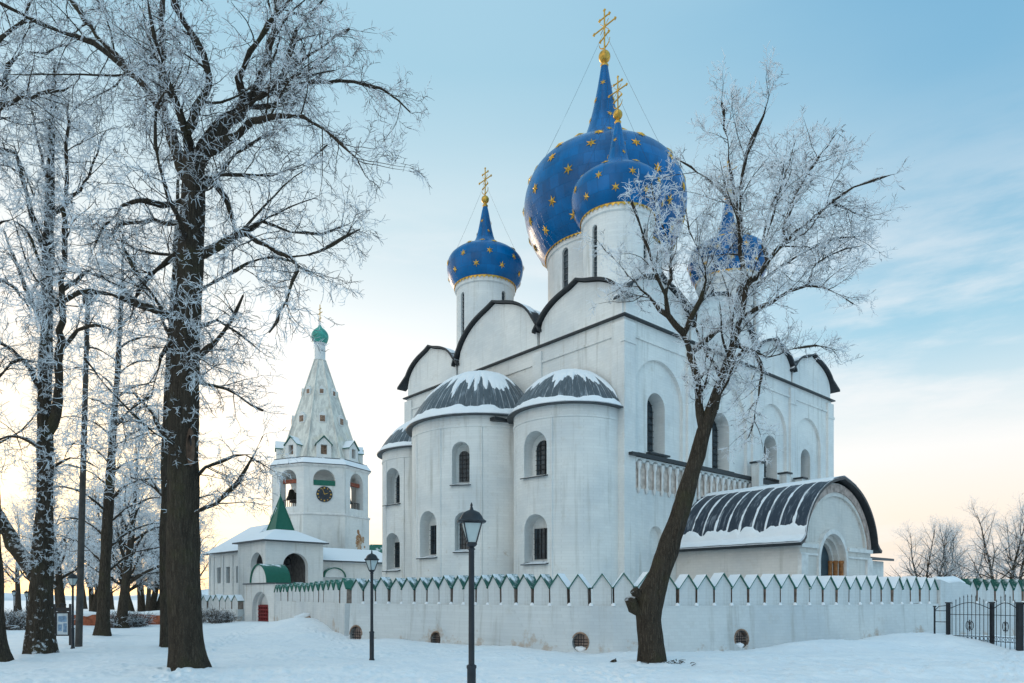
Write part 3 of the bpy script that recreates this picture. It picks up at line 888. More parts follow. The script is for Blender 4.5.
pos = np.stack([np.repeat(so_[:, None], nu_, 1), Y_, np.repeat(zo_[:, None], nu_, 1)], -1)
ds, dz = np.gradient(so_), np.gradient(zo_); ln_ = np.hypot(ds, dz)
nrm = np.stack([np.repeat((-dz / ln_)[:, None], nu_, 1), np.zeros_like(Y_), np.repeat((ds / ln_)[:, None], nu_, 1)], -1)
fr_ = np.abs(((Y_ - y0) / .80) % 1.0 - .5)                       # seams hold a ridge of snow
up_ = sstep(V_, .365 + .05 * (fnoise(Y_ * 2.5, V_ * 2, 4.0, 3) - .5), .40 + .05 * (fnoise(Y_ * 2.5, V_ * 2, 4.0, 3) - .5))
lo_ = sstep(.092 + .05 * (fnoise(Y_ * 1.6, V_ * 0, 7.0, 4) - .5) - V_, -.006, .012)
se_ = sstep(fr_ + .20 * (fnoise(Y_ * 3, V_ * 16, 2.0, 3) - .5), .425, .475) * sstep(V_, .06, .12)
th_ = np.maximum(np.maximum(up_ * (.05 + .06 * fnoise(Y_ * 1.5, V_ * 12, 1.0)), lo_ * (.06 + .05 * fnoise(Y_ * 1.4, V_ * 14, 3.0))), se_ * (.025 + .03 * fnoise(Y_ * 4, V_ * 30, 6.0)))
snow_sheet('roof_snow', pos, nrm, th_, pro, M['snowcap'])
# low annex to the right of the porch
an = MB(); an.box(pb1 + .05, 20.4, -6.4, -.3, -.4, 4.5); ao = an.build('annex', M['white'], cath)
an = MB()
an.add([(pb1 + .1, -7.0, 4.52), (20.65, -7.0, 4.52), (20.65, -.25, 5.1), (pb1 + .1, -.25, 5.1), (pb1 + .1, -7.0, 4.68), (20.65, -7.0, 4.68), (20.65, -.25, 5.3), (pb1 + .1, -.25, 5.3)],
       [(0, 3, 2, 1), (4, 5, 6, 7), (0, 1, 5, 4), (1, 2, 6, 5), (2, 3, 7, 6), (3, 0, 4, 7)])
an.build('annex_roof', M['roofsnow'], ao)
# small chimney vents on the belt ledge behind the porch roof
for x, h in ((13.6, 1.1), (17.5, .8), (19.9, .7)):
    v_ = MB(); v_.box(x - .28, x + .28, -.95, -.4, 9.2, 10.2 + h); v_.build('vent', M['white'], cath)
    v_ = MB(); v_.box(x - .4, x + .4, -1.08, -.3, 10.2 + h + .003, 10.2 + h + .12); v_.build('vent_cap', M['darkmetal'], cath)
# ------------------------------------------------------------------ ground
FOOT = []
def trail(pts, wob, seed):
    r = random.Random(seed); L_ = 0
    for a, b in zip(pts[:-1], pts[1:]):
        d = math.hypot(b[0] - a[0], b[1] - a[1]); n = int(d / .62); ang = math.atan2(b[1] - a[1], b[0] - a[0])
        for k in range(n):
            t = k / n; s = .13 if k % 2 else -.13
            FOOT.append((a[0] + (b[0] - a[0]) * t - math.sin(ang) * s + r.gauss(0, wob), a[1] + (b[1] - a[1]) * t + math.cos(ang) * s + r.gauss(0, wob), ang))
trail([(-9, 13), (-3.2, 15.5), (1.5, 17.5), (5, 19.2), (12, 20.5), (18, 23.5)], .05, 1)
trail([(-8.5, 15), (-3, 16.4), (2, 18.6), (5.5, 20)], .07, 2)
trail([(4, 12.5), (3, 17), (1, 23), (-3, 27)], .05, 3)
trail([(-14, 22), (-9, 24), (-6.5, 30), (-11, 37)], .05, 4)
trail([(-7.5, 12.6), (-8.6, 17), (-11.5, 25), (-14.5, 36), (-17, 50)], .05, 5)
trail([(-7.2, 12.6), (-8.2, 17), (-11.1, 25), (-14.1, 36), (-16.7, 50)], .05, 6)
trail([(11, 16), (14, 20), (17.5, 24.5), (18.5, 26.5)], .05, 7)
trail([(11.6, 16), (14.5, 20), (17.9, 24.4)], .05, 8)
def Gn(x, y, fine=True):
    x = np.asarray(x, dtype=np.float64); y = np.asarray(y, dtype=np.float64)
    def g(cx, cy, sx, sy, a, rot=0.0):
        c, s = math.cos(rot), math.sin(rot); dx, dy = x - cx, y - cy
        return a * np.exp(-((dx * c + dy * s) / sx) ** 2 - ((-dx * s + dy * c) / sy) ** 2)
    z = g(16, 28.8, 8, 2.2, .42, .56) + g(17.6, 28.3, 2.4, 1.6, .22)      # bank along the right-hand wall
    z = z + g(-12.3, 40.5, 2.6, 5.5, .75, .25) + g(-15.5, 48, 4, 4, .25)    # drift before the left-hand wall
    z = z + g(-.6, 27.6, 1.6, 1.2, .10, -.7) + g(-5.2, 31.3, 1.6, 1.2, .14, -.5) + g(-9.6, 34.2, 2.0, 1.0, .18, .3) + g(11.0, 26.6, 2, 1.0, .16, .4)
    z = z + .05 * np.sin(x * .33 + 1.3) * np.sin(y * .27) + .03 * np.sin(x * .9 + y * .6) + .02 * np.sin(y * 1.9 - x * .4)
    for tx, ty, ta in ((-8.79, 19.0, .13), (4.3, 21.6, .10), (-16.46, 24.4, .10), (-16.1, 21.8, .10), (-20.8, 35.5, .12), (-13.6, 27.5, .10)):
        z = z + g(tx, ty, .95, .95, ta)
    r = np.hypot(x, y)
    z = z + (fnoise(x * .35, y * .35, 2.0, 3) - .5) * .16 * (r > 6)
    if fine:
        near = np.clip((60 - r) / 40, 0, 1)
        z = z + near * ((fnoise(x * 1.3, y * 1.3, 8.0, 4) - .5) * .085 + np.maximum(0, fnoise(x * 2.6, y * 2.6, 5.0, 3) - .62) * .22)
        tr = sstep(fnoise(x * .22, y * .22, 13.0, 2), .50, .62) * near          # trampled ground
        z = z + tr * (fnoise(x * 4.2, y * 4.2, 17.0, 3) - .5) * .11
        z = z + g(14, 19.5, 9, 1.1, .16, .25) * fnoise(x * 2.2, y * 2.2, 21.0, 4) * 1.7    # ploughed ridge at the right
        for fx, fy, an in FOOT:
            m = (np.abs(x - fx) < .4) & (np.abs(y - fy) < .4)
            if not m.any(): continue
            dx, dy = x[m] - fx, y[m] - fy; c, s = math.cos(an), math.sin(an)
            q = ((dx * c + dy * s) / .17) ** 2 + ((-dx * s + dy * c) / .085) ** 2
            z[m] += -.085 * np.exp(-q * q) + .030 * np.exp(-((np.sqrt(q) - 1.7) / .5) ** 2)
    return np.where(r > 90, z * np.clip(1 - (r - 90) / 60, 0, 1), z)
def G(x, y): return float(Gn(np.array([x]), np.array([y]), False)[0])
def make_ground():
    rs = np.concatenate([np.geomspace(.6, 7, 24, endpoint=False), np.geomspace(7, 62, 420, endpoint=False), np.geomspace(62, 2500, 60)])
    an = np.concatenate([np.linspace(-R(43), R(43), 900, endpoint=False), np.linspace(R(43), 2 * PI - R(43), 110, endpoint=False)])
    na, nr = len(an), len(rs)
    A_, R_ = np.meshgrid(an, rs); X, Y = (R_ * np.sin(A_)).ravel(), (R_ * np.cos(A_)).ravel()
    Z = Gn(X, Y); co = np.concatenate([[[0, 0, float(Gn(np.array([0.]), np.array([0.]), False)[0])]], np.stack([X, Y, Z], -1)])
    i = np.arange(nr - 1)[:, None]; k = np.arange(na)[None]
    q = np.stack([1 + i * na + k, 1 + (i + 1) * na + k, 1 + (i + 1) * na + (k + 1) % na, 1 + i * na + (k + 1) % na], -1).reshape(-1, 4)[:, ::-1]
    kk = np.arange(na); tri = np.stack([np.zeros(na, int), 1 + (kk + 1) % na, 1 + kk], -1)
    me = bpy.data.meshes.new('snow_ground')
    me.vertices.add(len(co)); me.vertices.foreach_set('co', co.astype(np.float32).ravel())
    nl = q.size + tri.size; me.loops.add(nl)
    me.loops.foreach_set('vertex_index', np.concatenate([q.ravel(), tri.ravel()]).astype(np.int32))
    me.polygons.add(len(q) + len(tri))
    me.polygons.foreach_set('loop_start', np.concatenate([np.arange(len(q)) * 4, q.size + np.arange(len(tri)) * 3]).astype(np.int32))
    me.materials.append(M['snow'])
    me.polygons.foreach_set('use_smooth', np.ones(len(q) + len(tri), dtype=bool))
    me.update(calc_edges=True); me.validate()
    if me.polygons[len(q) // 2].normal.z < 0: me.flip_normals()
    o = bpy.data.objects.new('snow_ground', me); COL.objects.link(o)
    return tag(o, kind='structure')
make_ground()
mb = MB()
for k in range(60):                                   # low snowy ridge beyond the river
    pass
hv = []; 
for k in range(81):
    a = R(-60 + 120 * k / 80); r = 420
    h = 5.5 + 3.2 * math.sin(k * .21 + 1) + 1.5 * math.sin(k * .55)
    hv.append((r * math.sin(a), r * math.cos(a), h))
n = len(hv)
mb.add([(x * .93, y * .93, -.5) for x, y, z in hv] + hv + [(x * 1.4, y * 1.4, z + 1) for x, y, z in hv] + [(x * 1.45, y * 1.45, -.5) for x, y, z in hv],
       [(j * n + i, j * n + i + 1, (j + 1) * n + i + 1, (j + 1) * n + i) for j in range(3) for i in range(n - 1)])
tag(mb.build('hills', M['hill'], None, merge=True, smooth=60), kind='structure')

# ------------------------------------------------------------------ crenellated precinct wall
def chaikin(p, k=3):
    for _ in range(k):
        q = [p[0]]
        for a, b in zip(p[:-1], p[1:]):
            q += [(a[0]*.75+b[0]*.25, a[1]*.75+b[1]*.25), (a[0]*.25+b[0]*.75, a[1]*.25+b[1]*.75)]
        q.append(p[-1]); p = q
    return p
def resample(p, step):
    d = [0]
    for a, b in zip(p[:-1], p[1:]): d.append(d[-1] + math.hypot(b[0]-a[0], b[1]-a[1]))
    n = max(1, round(d[-1] / step)); out = []
    for k in range(n + 1):
        t = d[-1] * k / n; i = 0
        while i < len(d) - 2 and d[i + 1] < t: i += 1
        f = (t - d[i]) / max(1e-9, d[i + 1] - d[i])
        out.append((p[i][0] + (p[i+1][0]-p[i][0]) * f, p[i][1] + (p[i+1][1]-p[i][1]) * f))
    return out
TIP = 2.97; SH = 2.50; SLOT = 1.74
def merlon_mesh(w, dep, tip=TIP, sh=SH, slot=SLOT):
    mb = MB(); h = w / 2
    prof = [(-h, slot - .02), (h, slot - .02), (h, sh), (0, tip - .05), (-h, sh)]
    n = 5
    v = [(x, -dep / 2, z) for x, z in prof] + [(x, dep / 2, z) for x, z in prof]
    mb.add(v, [list(range(n)), list(range(2 * n - 1, n - 1, -1))], 0)
    mb.add(v, [(0, n, n + 1, 1)], 0); mb.add(v, [(1, n + 1, n + 2, 2), (4, n + 4, n, 0)], 1)
    mb.add(v, [(2, n + 2, n + 3, 3), (3, n + 3, n + 4, 4)], 0)
    return mb
def merlon_roof(w, dep, tip=TIP, sh=SH):
    mb = MB(); h = w / 2 + .045; t = .035; e = .07
    k = (tip - sh) / (w / 2)
    zl = sh - .045 * k
    prof = [(-h, zl), (0, tip - .0), (h, zl), (h, zl - t * 1.4), (0, tip - t * 1.6), (-h, zl - t * 1.4)]
    v = [(x, -dep / 2 - e, z) for x, z in prof] + [(x, dep / 2 + e, z) for x, z in prof]
    mb.add(v, [(0, 1, 4, 5), (1, 2, 3, 4), (11, 10, 7, 6), (10, 9, 8, 7)])
    mb.add(v, [(i, i + 6, (i + 1) % 6 + 6, (i + 1) % 6) for i in range(6)])
    return mb
def wall_run(root, pts, step, roofmat, first_roof=None, first_n=0, *, thick=.55, gap=.085, batter=.12, bcol='wallwhite', z_off=0.0, holes=()):
    pts = resample(pts, step)
    # body
    n = len(pts); L_, R_ = [], []
    for i, p in enumerate(pts):
        a = pts[max(0, i - 1)]; b = pts[min(n - 1, i + 1)]
        dx, dy = b[0] - a[0], b[1] - a[1]; l = math.hypot(dx, dy); nx, ny = dy / l, -dx / l
        L_.append((p[0], p[1], nx, ny))
    mb = MB(); ring = []
    for (x, y, nx, ny) in L_:
        for d, z in ((thick/2 + batter + .08, -.5), (thick/2 + batter, .25), (thick/2 + .02, SLOT - .16), (thick/2 + .02, SLOT), (-thick/2 - .02, SLOT), (-thick/2 - .06, -.5)):
            ring.append((x + nx * d, y + ny * d, z + z_off))
    k = 6
    fs = []
    for i in range(n - 1):
        fs += [(i * k + j, i * k + (j + 1) % k, (i + 1) * k + (j + 1) % k, (i + 1) * k + j) for j in range(k)]
    fs += [list(range(k)), list(range((n - 1) * k, n * k))]
    mb.add(ring, fs)
    bodyo = mb.build('wall_body', M[bcol], root, merge=True)
    if holes:
        hm = MB(); info = []
        for (px, py, rad) in holes:
            # nearest point of the run that this column of the picture meets
            best = min(range(n - 1), key=lambda i: abs((L_[i][0] + L_[i+1][0]) / 2 / ((L_[i][1] + L_[i+1][1]) / 2) - (px - CX) / F))
            x, y, nx, ny = L_[best]; x2, y2 = L_[best + 1][:2]
            sA = (x / y - (px - CX) / F); sB = (x2 / y2 - (px - CX) / F); t = sA / (sA - sB) if abs(sA - sB) > 1e-9 else .5
            X, Y = x + (x2 - x) * t, y + (y2 - y) * t
            off = thick / 2 + batter * .75; Z = zat(py, Y - off * .8)
            fr = frame(X + nx * off, Y + ny * off, nx, ny)
            hm.prism([(rad * math.cos(2*PI*q/20), Z + rad * 1.1 * math.sin(2*PI*q/20)) for q in range(20)], fr, -.6, .6)
            info.append((fr, Z, rad))
        cut(bodyo, hm)
        for fr, Z, rad in info:
            b = MB()
            rim = [(rad * math.cos(2*PI*q/20), Z + rad * 1.1 * math.sin(2*PI*q/20)) for q in range(20)]
            b.prism(rim, fr, -.30, -.27, 0)
            ri = MB()
            v = [fr(s, .03, z) for s, z in rim] + [fr(s * 1.12, .03, Z + (z - Z) * 1.16) for s, z in rim] + [fr(s, -.5, z) for s, z in rim] + [fr(s * 1.16, -.12, Z + (z - Z) * 1.16) for s, z in rim]
            ri.add(v, [(q, 20 + q, 20 + (q+1) % 20, (q+1) % 20) for q in range(20)] + [(q, (q+1) % 20, 40 + (q+1) % 20, 40 + q) for q in range(20)] + [(20 + q, 60 + q, 60 + (q+1) % 20, 20 + (q+1) % 20) for q in range(20)])
            o = ri.build('drain_hole', [M['brick']], root, smooth=30)
            for s_ in (-.33, 0, .33):
                hh = math.sqrt(1 - s_ ** 2) * rad * 1.05
                b.tube([fr(s_ * rad, -.10, Z - hh), fr(s_ * rad, -.10, Z + hh)], .014, 5, 1)
                b.tube([fr(-hh, -.12, Z + s_ * rad), fr(hh, -.12, Z + s_ * rad)], .014, 5, 1)
            b.build('grating', [M['pinkstone'], M['iron']], o)
            sn = MB(); sn.tube([fr(-rad * .7, -.12, Z - rad * .70), fr(0, -.08, Z - rad * .9), fr(rad * .6, -.12, Z - rad * .8)], [.06, .15, .06], 8)
            sn.build('snow_in_hole', M['snowcap'], o, smooth=60)
    first = True
    w = step - gap
    base = None
    for i in range(n - 1):
        x, y = (pts[i][0] + pts[i+1][0]) / 2, (pts[i][1] + pts[i+1][1]) / 2
        ang = math.atan2(pts[i+1][1] - pts[i][1], pts[i+1][0] - pts[i][0])
        if first:
            base = merlon_mesh(w, thick - .06).build('merlon', [M[bcol], M['slotbrick']], root)
            ro = merlon_roof(w, thick - .06).build('merlon_roof', M[first_roof or roofmat], base)
            if first_n: snowy = ro.data.copy(); snowy.materials[0] = M[roofmat]
            o = base; first = False
        else:
            o = base.copy(); COL.objects.link(o)
            for ch in base.children:
                c = ch.copy(); COL.objects.link(c); c.parent = o
                if i >= first_n and first_n: c.data = snowy
        o.location = (x, y, z_off + rng.uniform(-.02, .02)); o.rotation_euler = (rng.gauss(0, .012), rng.gauss(0, .010), ang + rng.uniform(-.02, .02)); o.scale = (rng.uniform(.955, 1.02), 1, rng.uniform(.982, 1.012))
    # little pads of snow in the slots
    sp = MB()
    for i in range(1, n - 1):
        x, y, nx, ny = L_[i]
        sp.lathe([(.09, SLOT + z_off - .01), (.085, SLOT + .05 + z_off), (.04, SLOT + .10 + z_off), (.001, SLOT + .11 + z_off)], 8, c=(x + nx * thick * .44, y + ny * thick * .44))
    sp.build('slot_snow', M['snowcap'], root, smooth=60)
    return pts
M['slotbrick'] = plain('shade_darkened_brick', (.24, .19, .16), .9, var=.3, scale=5)  # brown slot sides, their dark tone standing in for shade in the gaps

front = chaikin([(-7.65, 33.9), (-3.2, 31.3), (1.1, 26.7), (4.3, 25.6), (8.2, 26.8), (13.3, 29.0), (20, 33.2)], 3)
wl = tag(empty('precinct_wall', (0, 0, 0)), 'low whitewashed wall with pointed merlons and round drain holes before the cathedral', 'wall')
wall_run(wl, front, .79, 'greensnow', 'greenhalf', 15, holes=((361.5, 635, .38), (442, 640, .31), (583.5, 642.5, .31), (735, 639, .31)))
pier = MB()
aw_ = math.atan2(4.2, 6.7)
def fr_w(s, d, z): return (20 + math.cos(aw_) * s - math.sin(aw_) * d, 33.2 + math.sin(aw_) * s + math.cos(aw_) * d, z)
pier.prism([(0, -.4), (2.8, -.4), (2.8, 2.62), (1.9, 2.80), (.8, 2.72), (0, 2.88)], fr_w, -.36, .3)
pier.build('pier', M['wallwhite'], wl)
ps = MB(); ps.tube([fr_w(.1, -.03, 2.88), fr_w(.8, -.03, 2.74), fr_w(1.9, -.03, 2.82), fr_w(2.7, -.03, 2.64)], [.16, .28, .26, .2], 8)
ps.build('pier_snow', M['snowcap'], wl, smooth=60)
wl2 = tag(empty('precinct_wall', (0, 0, 0)), 'stretch of merlon-topped white wall behind the iron gate', 'wall')
wall_run(wl2, [fr_w(2.82, 0, 0)[:2], (34, 38.8), (44, 42.4)], .66, 'greenhalf')
wl3 = tag(empty('precinct_wall', (0, 0, 0)), 'sloping white wall with closely set green-capped merlons running back to the gatehouse', 'wall')
wall_run(wl3, [(-7.95, 34.45), (-12.9, 44.2), (-17.9, 53.4)], 1.38, 'green', gap=.12, batter=.85)
# far wall to the left of the gatehouse
wl4 = tag(empty('low_wall', (0, 0, 0)), 'short green-topped white wall to the left of the red gate', 'wall')
wall_run(wl4, [(-22.6, 58.2), (-30.5, 64.6)], 1.0, 'greensnow', z_off=-.75)

# ------------------------------------------------------------------ gatehouse
RA = R(45)
def grp(name, x, y, label, cat, rz=RA): return tag(empty(name, (x, y, 0), rz), label, cat)
# local x = back-right, local y = back-left; the gate front faces -x
gh = grp('gatehouse', -18.2, 54.0, 'white gatehouse with a red lattice gate under a round arch', 'gatehouse')
def fr_g(s, d, z): return (-d, s, z)
mb = MB(); mb.box(0, 4.2, 0, 5.7, -.4, 3.05)
gw = mb.build('wall', M['tower'], gh)
c_ = MB(); c_.prism(arch(2.9, -.3, 2.45, 16, 2.85), fr_g, -.35, .5); cut(gw, c_)
c_ = MB(); c_.prism(arch(2.3, -.2, 2.3, 16, 2.85), fr_g, -.62, .5); cut(gw, c_); resmooth(gw, 25)
mb = MB(); mb.box(-.12, 4.3, -.12, 5.82, 3.05, 3.14); mb.build('ledge', M['roofsnow'], gh)
g = MB()
for i in range(8):
    s = 1.76 + i * .31; g.prism([(s - .055, .0), (s + .055, .0), (s + .055, 1.35), (s - .055, 1.35)], fr_g, -.45, -.40)
for j in range(5):
    z = .12 + j * .29; g.prism([(1.72, z - .05), (3.98, z - .05), (3.98, z + .05), (1.72, z + .05)], fr_g, -.397, -.35)
g.prism([(1.71, .02), (3.99, .02), (3.99, 1.4), (1.71, 1.4)], fr_g, -.57, -.52)
g.build('red_gate', M['red'], gh)
def barrel(root, fr, s0, s1, z0, rise, d0, d1, name, mat, wmat):
    mb = MB(); c = (s0 + s1) / 2; w = (s1 - s0)
    mb.prism(arch(w, z0, z0 + rise, 20, c, rise=rise - .02)[:], fr, d0 - .12, d1)
    b = mb.build(name, wmat, root)
    pts = [(c + (w / 2 + .1) * math.cos(PI * k / 20), z0 + (rise + .1) * math.sin(PI * k / 20)) for k in range(21)]
    pin = [(c + (w / 2 + .003) * math.cos(PI * k / 20), z0 + (rise + .004) * math.sin(PI * k / 20)) for k in range(21)]
    r = MB(); n = 21
    v = [fr(s, d0, z) for s, z in pts] + [fr(s, d1, z) for s, z in pts] + [fr(s, d0, z) for s, z in pin] + [fr(s, d1, z) for s, z in pin]
    f = []
    for i in range(n - 1):
        f += [(i, i + 1, n + i + 1, n + i), (i, 2*n + i, 2*n + i + 1, i + 1), (2*n + i, 3*n + i, 3*n + i + 1, 2*n + i + 1), (n + i, n + i + 1, 3*n + i + 1, 3*n + i)]
    r.add(v, f); r.build('barrel_roof', mat, b, smooth=40)
barrel(gh, fr_g, 1.5, 4.35, 3.16, 1.42, .15, -1.9, 'canopy', M['green'], M['tower'])

# ------------------------------------------------------------------ bishop's chambers: porch block, wing, lean-to
pb = grp('bishops_house', -21.9, 62.0, 'white two-arched house with a green pyramid turret and snowy roofs', 'building')
def fr_R(s, d, z): return (s, -d, z)
def fr_L(s, d, z): return (-d, s, z)
mb = MB(); mb.box(0, 5.7, 0, 5.7, -.4, 7.0)
pw = mb.build('porch_block', M['tower'], pb)
c_ = MB(); c_.box(.55, 5.15, .55, 5.15, .5, 6.5); cut(pw, c_); c_ = MB(); c_.prism(arch(2.5, 2.2, 6.05, 16, 2.9), fr_R, -.9, .5); cut(pw, c_)
c_ = MB(); c_.prism(arch(2.5, 2.2, 6.05, 16, 1.75), fr_L, -.9, .5); cut(pw, c_); resmooth(pw, 25)
mb = MB(); mb.box(.6, 5.1, .6, 5.1, 2.05, 2.15); mb.build('porch_floor', M['interior'], pb)
li = MB(); li.box(5.09, 5.14, .6, 5.08, 2.16, 6.44); li.box(.6, 5.08, 5.09, 5.14, 2.16, 6.44); li.box(.6, 5.08, .6, 5.08, 6.45, 6.49)
li.build('porch_shade_lining', M['interior'], pb)  # thin dark sheets added on back walls and ceiling to paint in shade
lm = MB(); lm.lathe([(.12, 5.0), (.3, 5.1), (.34, 5.5), (.2, 5.75), (.03, 5.8), (.02, 6.4)], 10, c=(2.9, 1.6)); lm.build('hanging_lantern', M['iron'], pb)
def hip(x0, x1, y0, y1, z0, z1, e, rx0, rx1, ry0, ry1, th=.12):
    mb = MB()
    v = [(x0 - e, y0 - e, z0), (x1 + e, y0 - e, z0), (x1 + e, y1 + e, z0), (x0 - e, y1 + e, z0),
         (x0 - e, y0 - e, z0 + th), (x1 + e, y0 - e, z0 + th), (x1 + e, y1 + e, z0 + th), (x0 - e, y1 + e, z0 + th),
         (rx0, ry0, z1), (rx1, ry0, z1), (rx1, ry1, z1), (rx0, ry1, z1)]
    mb.add(v, [(0, 3, 2, 1), (0, 1, 5, 4), (1, 2, 6, 5), (2, 3, 7, 6), (3, 0, 4, 7), (4, 5, 9, 8), (5, 6, 10, 9), (6, 7, 11, 10), (7, 4, 8, 11), (8, 9, 10, 11)])
    return mb
ro = hip(0, 5.7, 0, 5.7, 7.0, 8.3, .4, 1.9, 3.8, 1.9, 3.8).build('porch_roof', M['roofsnow'], pb)
mb = MB(); mb.add([(1.8, 1.8, 7.75), (3.9, 1.8, 7.75), (3.9, 3.9, 7.75), (1.8, 3.9, 7.75), (2.85, 2.85, 11.6)], [(0, 1, 4), (1, 2, 4), (2, 3, 4), (3, 0, 4)])
tu = mb.build('turret_roof', M['green'], pb)
mb = MB(); mb.tube([(2.85, 2.85, 11.4), (2.85, 2.85, 12.3)], [.06, .02], 6)
for a, b in (((1.8, 1.8), 0), ((3.9, 1.8), 0), ((1.8, 3.9), 0)): mb.tube([(a[0], a[1], 7.77), (2.85, 2.85, 11.5)], .07, 5)
mb.build('finial', M['green'], tu)
mb = MB(); mb.box(.7, 8.2, 5.72, 14.2, -.4, 6.35); ww_ = mb.build('wing', M['tower'], pb)
c_ = MB()
def fr_Wg(s, d, z): return (.7 - d, s, z)
for s in (7.3, 9.6, 11.8): c_.prism([(s - .42, 3.4), (s + .42, 3.4), (s + .42, 5.0), (s - .42, 5.0)], fr_Wg, -.4, .3)
cut(ww_, c_)
for s in (7.3, 9.6, 11.8): window(pb, 'window', lambda a, d, z, s=s: fr_Wg(a + s, d, z), .8, 3.42, 4.98, -.3, False, (1, 2))
for s in (6.2, 8.45, 10.7, 13.0, 14.05):
    p_ = MB(); p_.prism([(s - .14, -.3), (s + .14, -.3), (s + .14, 6.1), (s - .14, 6.1)], fr_Wg, -.1, .1); p_.build('pilaster', M['tower'], pb)
hip(.7, 8.2, 5.72, 14.2, 6.35, 9.2, .45, 3.4, 5.4, 6.6, 10.5).build('wing_roof', M['roofsnow'], pb)
mb = MB(); mb.box(5.72, 14.5, .5, 4.6, -.4, 5.35); le = mb.build('lean_to', M['tower'], pb)
mb = MB()
mb.add([(5.73, .15, 5.37), (14.8, .15, 5.37), (14.8, 4.6, 6.9), (5.73, 4.6, 6.9), (5.73, .15, 5.52), (14.8, .15, 5.52), (14.8, 4.6, 7.05), (5.73, 4.6, 7.05)],
       [(0, 3, 2, 1), (4, 5, 6, 7), (0, 1, 5, 4), (1, 2, 6, 5), (2, 3, 7, 6), (3, 0, 4, 7)])
mb.build('lean_to_roof', M['roofsnow'], le)
barrel(pb, lambda s, d, z: (s, .45 - d, z), 5.9, 8.1, 3.9, .85, .45, -.0, 'arched_hood', M['green'], M['tower'])

# ------------------------------------------------------------------ tent-roofed bell tower
TX, TY = (320 - CX) / F * 80, 80.0
th0 = math.atan2(-TY, -TX) + R(5)
bt = tag(empty('bell_tower', (TX, TY, 0)), 'white octagonal bell tower with tall weathered tent roof and small teal dome', 'bell tower')
def oct_ring(rin, z, rot=0.0):
    rc = rin / math.cos(PI / 8)
    return [(rc * math.cos(th0 + PI / 8 + k * PI / 4), rc * math.sin(th0 + PI / 8 + k * PI / 4), z) for k in range(8)]
def oct_prism(mb, stack, mi=0, caps=True):
    vs = []; 
    for r, z in stack: vs += oct_ring(r, z)
    fs = []
    for j in range(len(stack) - 1):
        fs += [(j*8 + k, j*8 + (k+1) % 8, (j+1)*8 + (k+1) % 8, (j+1)*8 + k) for k in range(8)]
    if caps: fs += [list(range(7, -1, -1)), [(len(stack)-1)*8 + k for k in range(8)]]
    mb.add(vs, fs, mi)
RI = 5.15
mb = MB(); oct_prism(mb, [(RI + .12, -.4), (RI + .12, 10.8), (RI, 10.95), (RI, 16.2)])
to = mb.build('shaft', M['tower'], bt)
c_ = MB(); oct_prism(c_, [(RI - .9, 11.6), (RI - .9, 15.95)]); cut(to, c_)
faces = []
for k in range(8):
    a = th0 + k * PI / 4
    faces.append(frame(RI * math.cos(a), RI * math.sin(a), math.cos(a), math.sin(a)))
c_ = MB()
for k, fr in enumerate(faces):
    if k == 0: c_.prism(arch(2.3, 14.35, 15.75, 14, rise=1.15), fr, -1.3, .5)
    else: c_.prism(arch(2.3, 11.75, 15.75, 14), fr, -1.3, .5)
cut(to, c_)
mb = MB(); oct_prism(mb, [(RI + .14, 10.78), (RI + .24, 10.85), (RI + .24, 10.98), (RI + .02, 11.06)]); mb.build('string_course', M['trim'], bt)
mb = MB(); oct_prism(mb, [(RI + .03, 16.0), (RI + .27, 16.16), (RI + .27, 16.26), (RI + .03, 16.3)]); mb.build('cornice', M['trim'], bt)
mb = MB(); oct_prism(mb, [(RI + .33, 16.265), (RI + .33, 16.34), (RI - .1, 16.95), (RI - .12, 17.05)]); mb.build('cornice_roof', M['roofsnow'], bt)
